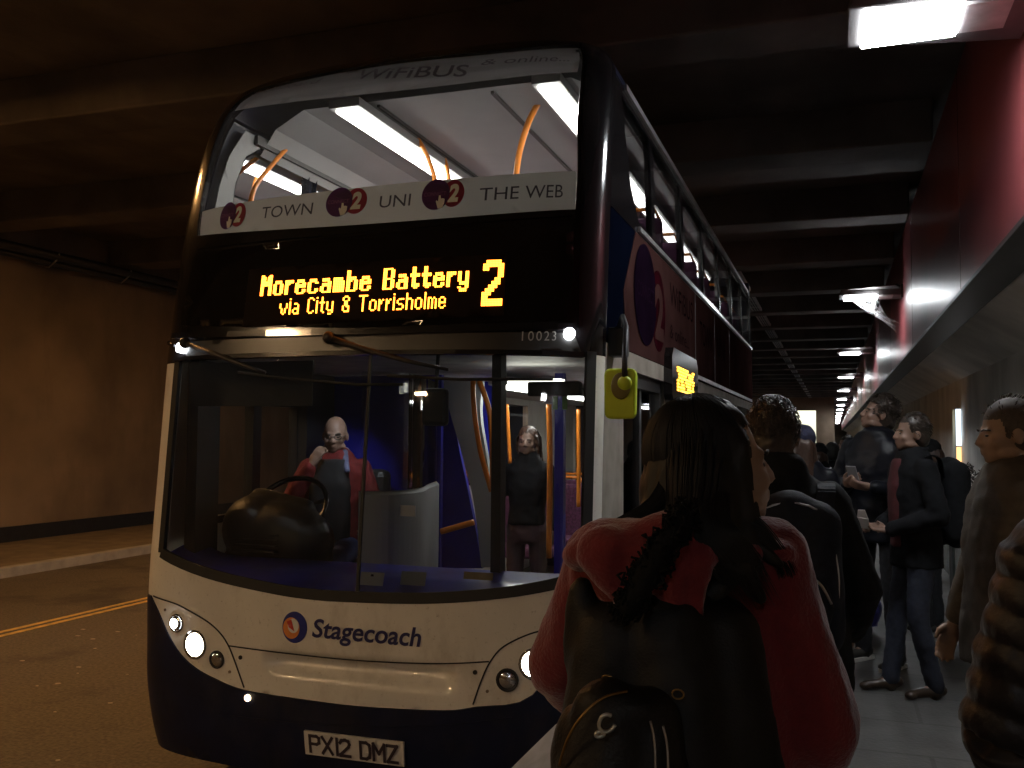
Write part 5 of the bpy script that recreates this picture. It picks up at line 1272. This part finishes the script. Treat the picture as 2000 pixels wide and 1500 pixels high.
# hair cap: skull, nape, and the fall over the right shoulder
m = MB(); m.ell((0, -.022, -.092), (.086, .102, .105), 28, 18); m.ell((0, -.05, -.15), (.083, .082, .10), 24, 14); m.ell((.0, -.03, -.19), (.078, .075, .09), 24, 14)
for sg in (-1, 1): m.cap((sg * .066, .020, -.09), (sg * .078, .004, -.25), .028, .036)
m.cap((0, -.06, -.16), (.0, -.07, -.30), .085, .075)
m.v = [tuple(HL(*p)) for p in m.v]
def D1(x, y, d): return Vector(P_(x, y, d))
m.cap(D1(1352, 885, 1.665), D1(1345, 1010, 1.62), .086, .072, 14, .85); m.cap(D1(1400, 890, 1.665), D1(1385, 1000, 1.62), .070, .060, 14, .85); m.cap(D1(1370, 950, 1.64), D1(1372, 1035, 1.58), .070, .055, 14, .8); m.cap(D1(1372, 1030, 1.57), D1(1430, 1090, 1.54), .050, .045, 14, .6)
m.cap(D1(1430, 1085, 1.54), D1(1478, 1160, 1.54), .040, .022, 12, .5); m.cap(D1(1440, 1030, 1.60), D1(1515, 1095, 1.58), .030, .018, 12, .6)
m.cap(D1(1330, 960, 1.66), D1(1270, 1020, 1.62), .045, .03)
HR = organic('hair', m, H_black, r1, .007, 14, [(.004, 22, (1, 1, .35)), (.0025, 60, (1, 1, .3))], world=True)
me = HR.data; bm = bmesh.new(); bm.from_mesh(me); Ri = Rh.inverted(); kill = []
for v in bm.verts:
    q = Ri @ (v.co - Vector((hc.x, hc.y, top)) - Vector((0, -.015, -.20))) + Vector((0, -.015, -.20))
    if q.z < -.058 and q.y > .036 + (q.z + .09) * .18 and abs(q.x) < .1 and q.z > -.26: kill.append(v)
bmesh.ops.delete(bm, geom=kill, context='VERTS'); bm.to_mesh(me); bm.free()
rr = random.Random(11); ST = []
part = Vector((.0, .05, .004))
for i in range(420):
    a = rr.uniform(-1.0, 1.0); k = rr.uniform(.0, 1)
    # scalp strands from the parting over the back of the skull, drawn to the nape
    th0 = rr.uniform(.02, .5); ph = rr.uniform(-2.9, 2.9)
    q = []
    for t in range(6):
        th = th0 + (1.95 - th0) * t / 5; r_ = 1.012 + rr.uniform(0, .006)
        q.append(HL(.087 * r_ * math.sin(th) * math.sin(ph), -.024 - .102 * r_ * math.sin(th) * math.cos(ph), -.094 + .106 * r_ * math.cos(th)))
    if q[3] and (abs(ph) > 1.75 and True): 
        q = q[:4] if abs(ph) < 2.1 else q[:2]
    if len(q) == 6:
        p5 = q[-1]; T = D1(1360 + rr.uniform(-62, 62), 1045 + rr.uniform(-10, 35), 1.50); q = q + [p5.lerp(T, .35) + Vector((0, 0, -.012)), p5.lerp(T, .7), T]
    ST.append(q)
for i in range(220):
    w_ = rr.uniform(-1, 1); w2 = rr.uniform(-1, 1)
    ST.append([D1(1368 + 76 * w_, 868 + 34 * w2, 1.595 + .06 * w_ * w_), D1(1365 + 77 * w_, 912 + 16 * w2, 1.568 + .06 * w_ * w_), D1(1362 + 74 * w_, 955 + 14 * w2, 1.555 + .06 * w_ * w_), D1(1358 + 66 * w_, 1000 + 10 * w2, 1.535 + .06 * w_ * w_), D1(1364 + 54 * w_, 1050 + 24 * w2, 1.515 + .05 * w_ * w_)])
for i in range(260):
    w_ = rr.uniform(-1, 1); w2 = rr.uniform(-1, 1); e_ = rr.uniform(.75, 1.15)
    q = [D1(1372 + 55 * w_, 950 + 10 * w2, 1.575 + .02 * abs(w_)), D1(1376 + 50 * w_, 1010, 1.52 + .02 * abs(w_)), D1(1402 + 48 * w_ + 6 * w2, 1055 + 14 * w_ * -1, 1.505), D1(1440 + 44 * w_, 1105 - 22 * w_, 1.50 + .02 * abs(w_)), D1(1470 + (40 * w_ + 25 * w2) * e_, 1160 + 40 * w2 * e_ - 22 * w_, 1.52)]
    ST.append(q)
for i in range(90):
    w_ = rr.uniform(-1, 1); w2 = rr.uniform(-1, 1)
    ST.append([D1(1440 + 12 * w_, 940 + 20 * w2, 1.64), D1(1455 + 14 * w_, 1000 + 8 * w2, 1.60), D1(1490 + 14 * w_, 1045 + 18 * w2, 1.575), D1(1530 + 14 * w_, 1100 + 18 * w2, 1.58), D1(1560 + 20 * w_, 1190 + 40 * w2, 1.60)])
for i in range(150):
    w_ = rr.uniform(-1, 1); w2 = rr.uniform(-1, 1)
    ST.append([D1(1318 + 18 * w_, 915 + 10 * w2, 1.625), D1(1285 + 18 * w_, 980 + 8 * w2, 1.59), D1(1230 + 24 * w_, 1022 + 12 * w2, 1.57), D1(1160 + 34 * w_, 1085 + 34 * w2, 1.585)])
strands([smoothpath([tuple(p) for p in q], 3) for q in ST], H_strand, 'strands', HR, .0017, world=True)
# coat
c = MB()
c.rings([(cx, cy, PZ + .62, .25, .19), (cx, cy, PZ + .85, .225, .17), (cx, cy, PZ + 1.05, .19, .145), (cx, cy, PZ + 1.22, .185, .135), (cx + .0, cy, PZ + 1.33, .165, .11), (hc.x - .02, cy + .01, PZ + 1.42, .095, .08)], 28)
c.cap(shL, elL, .074, .064); c.cap(elL, wrL - (wrL - elL).normalized() * .02, .066, .058)
c.cap(shR, elR, .074, .084); c.cap(elR, wrR - (wrR - elR).normalized() * .02, .084, .062)
c.cap((cx, cy, PZ + 1.27), shL, .10, .075); c.cap((cx, cy, PZ + 1.27), shR, .10, .072)
c.ell(D1(1500, 1078, 1.60), (.05, .035, .025))
organic('coat', c, C_red, r1, .011, 4, [(.014, 6, (1.3, 1.3, .22)), (.006, 14, (1.6, 1.6, .3)), (.0015, 40, (1, 1, 1))], world=True)
# hood with its curly trim
h = MB()
h.ell(D1(1225, 1068, 1.57), (.095, .06, .055)); h.cap(D1(1185, 1085, 1.52), D1(1208, 1172, 1.50), .052, .012, 14, .6); h.cap(D1(1145, 1078, 1.60), D1(1295, 1035, 1.53), .045, .05, 14, .7); h.cap(D1(1240, 1085, 1.51), D1(1235, 1150, 1.50), .05, .03, 14, .6)
h.cap(D1(1300, 1080, 1.52), D1(1318, 1190, 1.49), .048, .02, 14, .6); h.cap(D1(1345, 1090, 1.52), D1(1358, 1200, 1.49), .042, .015, 14, .6); h.cap(D1(1400, 1080, 1.55), D1(1480, 1075, 1.60), .04, .03, 14, .7)
hoodo = organic('hood', h, C_red, r1, .008, 4, [(.008, 9, (1, 1, .6)), (.003, 24, (1, 1, 1))], world=True)
tr = []; path = smoothpath([tuple(D1(*q)) for q in ((1335, 1000, 1.51), (1316, 1040, 1.47), (1288, 1080, 1.455), (1262, 1125, 1.45), (1240, 1165, 1.45), (1226, 1190, 1.46))], 8)
for i in range(900):
    c_ = Vector(rr.choice(path)) + Vector((rr.gauss(0, .0095), rr.gauss(0, .006), rr.gauss(0, .0085))); a = rr.uniform(0, 6.28)
    tr.append([c_ + Vector((.0055 * math.sin(t * 1.6 + a), .0055 * math.cos(t * 1.5 + a), .0022 * t * rr.choice((-1, 1)))) for t in range(6)])
m = MB()
for p in tr: m.tube(p, .0021, 5)
m.tube(path, .019, 10); m.build('hood_trim', mat('black_curly_fur', (.0045, .0045, .005), .9, var=.4, spec=.15), hoodo, smooth=True)
t = MB()
for sg in (-1, 1): t.cap((cx + sg * .09, cy, PZ + .9), (cx + sg * .09, cy, PZ + .48), .088, .06); t.cap((cx + sg * .09, cy, PZ + .48), (cx + sg * .09, cy - .02, PZ + .09), .058, .045)
organic('trousers', t, C_jean2, r1, .014, 3, world=True)
for sg in (-1, 1): m = MB(); m.cap((cx + sg * .09, cy - .05, PZ + .046), (cx + sg * .09, cy + .14, PZ + .034), .042, .032); organic('boot', m, C_shoe, r1, .012, 2, world=True)
# her black backpack
bpc = D1(1310, 1330, 1.50)
r9 = empty('backpack', tuple(bpc), 0, 'large black leather backpack with brass zips on the red coat', 'backpack')
b = MB(); b.cap(D1(1195, 1262, 1.53), D1(1205, 1560, 1.48), .070, .10, 16, .8); b.cap(D1(1400, 1250, 1.53), D1(1420, 1560, 1.48), .075, .10, 16, .8); b.cap(D1(1300, 1238, 1.52), D1(1310, 1560, 1.46), .080, .11, 16, .8); b.ell(D1(1135, 1240, 1.56), (.035, .03, .10))
organic('main_bag', b, C_leather, r9, .010, 5, [(.007, 8, (1, 1, .8)), (.003, 20, (1, 1, 1))], world=True)
b = MB(); b.cap(D1(1190, 1400, 1.40), D1(1175, 1580, 1.38), .058, .085, 16, .7); b.cap(D1(1260, 1410, 1.40), D1(1255, 1580, 1.38), .055, .08, 16, .7); b.ell(D1(1120, 1500, 1.44), (.035, .05, .10)); b.ell(D1(1215, 1385, 1.40), (.065, .04, .035))
fp_ = organic('front_pocket', b, mat('black_glossy_leather', (.005, .005, .005), .5, var=.3, scale=20, bump=.2, spec=.22), r9, .008, 4, [(.004, 12, (1, 1, 1))], world=True)
m = MB().tube(smoothpath([tuple(D1(*q)) for q in ((1092, 1495, 1.37), (1110, 1440, 1.36), (1140, 1395, 1.352), (1180, 1362, 1.36), (1225, 1350, 1.37))], 6), .0022, 6); m.build('zip', C_zip, fp_, smooth=True)
m = MB().tube(smoothpath([tuple(D1(*q)) for q in ((1118, 1385, 1.42), (1128, 1362, 1.415), (1150, 1345, 1.41))], 5), .0028, 6); m.build('piping', mat('brown_piping', (.12, .06, .03), .4), fp_, smooth=True)
def em(px, r=.0028): return MB().tube(smoothpath([tuple(D1(x, y, 1.305)) for x, y in px], 4), r, 6)
m = em(((1194, 1398), (1184, 1396), (1174, 1402), (1170, 1418), (1176, 1428), (1186, 1429), (1195, 1424), (1201, 1416))); em2 = em(((1172, 1428), (1165, 1432), (1164, 1437), (1170, 1439), (1178, 1436), (1179, 1431), (1172, 1428)))
m.add(em2.v, em2.f); m.build('emblem', mat('dull_silver', (.4, .4, .36), .4, metal=.8), fp_, smooth=True)
for q in ((1270, 1408), (1295, 1418)):
    m = MB().tube(smoothpath([tuple(D1(q[0], q[1], 1.35)), tuple(D1(q[0] + 8, q[1] + 40, 1.345)), tuple(D1(q[0] + 10, q[1] + 100, 1.34))], 4), .0018, 6); m.build('zip', M_steel, fp_, smooth=True)
for q in ((1186, 1328, 1.42), (1324, 1356, 1.40)):
    p = D1(*q); m = MB().tube([p + Vector((.009 * math.cos(t), 0, .007 * math.sin(t))) for t in [i * .5 for i in range(14)]], .0014, 6); m.build('buckle', C_zip, r9, smooth=True)
for a_, b_ in (((1245, 1175), (1195, 1060)), ((1380, 1170), (1470, 1080))):
    m = MB().tube(smoothpath([tuple(D1(a_[0], a_[1], 1.53)), tuple(D1((a_[0] + b_[0]) / 2, (a_[1] + b_[1]) / 2, 1.55)), tuple(D1(b_[0], b_[1], 1.64)), tuple(D1(b_[0], b_[1] + 60, 1.80))], 5), .02, 8); m.build('strap', C_leather, r9, smooth=True)
# pale sheet held low on her left
a_, b_, c_, d_ = D1(1085, 1415, 1.95), D1(1120, 1440, 1.86), D1(1080, 1545, 1.78), D1(958, 1540, 1.92)
o = MB().prism([a_, b_, c_, d_], (.002, .004, .001)).build('newspaper', mat('pale_newsprint', (.34, .42, .56), .8, var=.12, scale=30)); tag(o, 'pale grey folded newspaper held low under the red sleeve', 'newspaper')

# ------------------------------------------------------------------ in the bus
fd = at_y(655, 855, 5.42); Hd = 1.75; zt = at_y(648, 812, 5.42).z
drv = person((fd.x, fd.y, zt - 1.75), rad(194), Hd, 'bald bus driver with glasses in a red sleeved jacket, hand on chin behind the wheel', coat=mat('red_uniform_cloth', (.15, .010, .010), .85, var=.2, scale=30), trouser=mat('blue_uniform_trousers', (.06, .09, .25), .7), hair=None, skin=mat('driver_skin', (.24, .145, .105), .5, var=.08), voxel=.006, coatlen=.86,
             head=(rad(-6), rad(6), 0), hands=[('R', (-.40, -.18, .85), (.3, .9, .1), 1.0)], arms={'R': ((.27, .20, 1.12), (.085, .215, 1.44)), 'L': ((-.28, .08, 1.14), (-.30, .32, 1.08))},
             legs={'seated': 1, 'L': ((-.10, .02, .90), (-.14, .44, .88), (-.14, .46, .46), 0), 'R': ((.10, .02, .90), (.14, .44, .88), (.14, .46, .46), 0)}, shirt=mat('black_vest', (.012, .012, .014), .8), shw=1.7)
m = MB(); m.cap((-.065, .02, 1.51), (-.115, .125, 1.40), .028, .020); m.cap((.065, .02, 1.51), (.105, .12, 1.41), .028, .020); m.cap((-.06, -.03, 1.52), (.06, -.03, 1.52), .03, .03); organic('collar', m, mat('grey_blue_collar', (.13, .14, .24), .7), drv, .01, 2)
m = MB()
for sg in (-1, 1): m.tube([Vector((.006 * math.sin(6) + sg * .032 + .022 * math.cos(t), .103, 1.622 + .015 * math.sin(t))) for t in [i * .5236 for i in range(13)]], .0018, 5); m.tube([(sg * .054, .1, 1.625), (sg * .076, .0, 1.625)], .0018, 5)
m.tube([(-.01, .106, 1.625), (.01, .106, 1.625)], .0018, 5); rotv(m, (0, -.015, 1.5), rad(-6), rad(6)); m.build('glasses', M_black, drv, world=False)
fg = at_y(1031, 855, 6.75); zt = at_y(1018, 833, 6.75).z
person((fg.x, fg.y, .32), rad(185), zt - .32, 'person with long auburn hair and black top standing inside the bus behind the windscreen', coat=C_dark, trouser=mat('maroon_skirt', (.06, .03, .035), .8), hair='long', hairm=H_auburn, female=True, voxel=.007, coatlen=.95, bulk=.4, skin=mat('passenger_skin', (.15, .09, .065), .6))
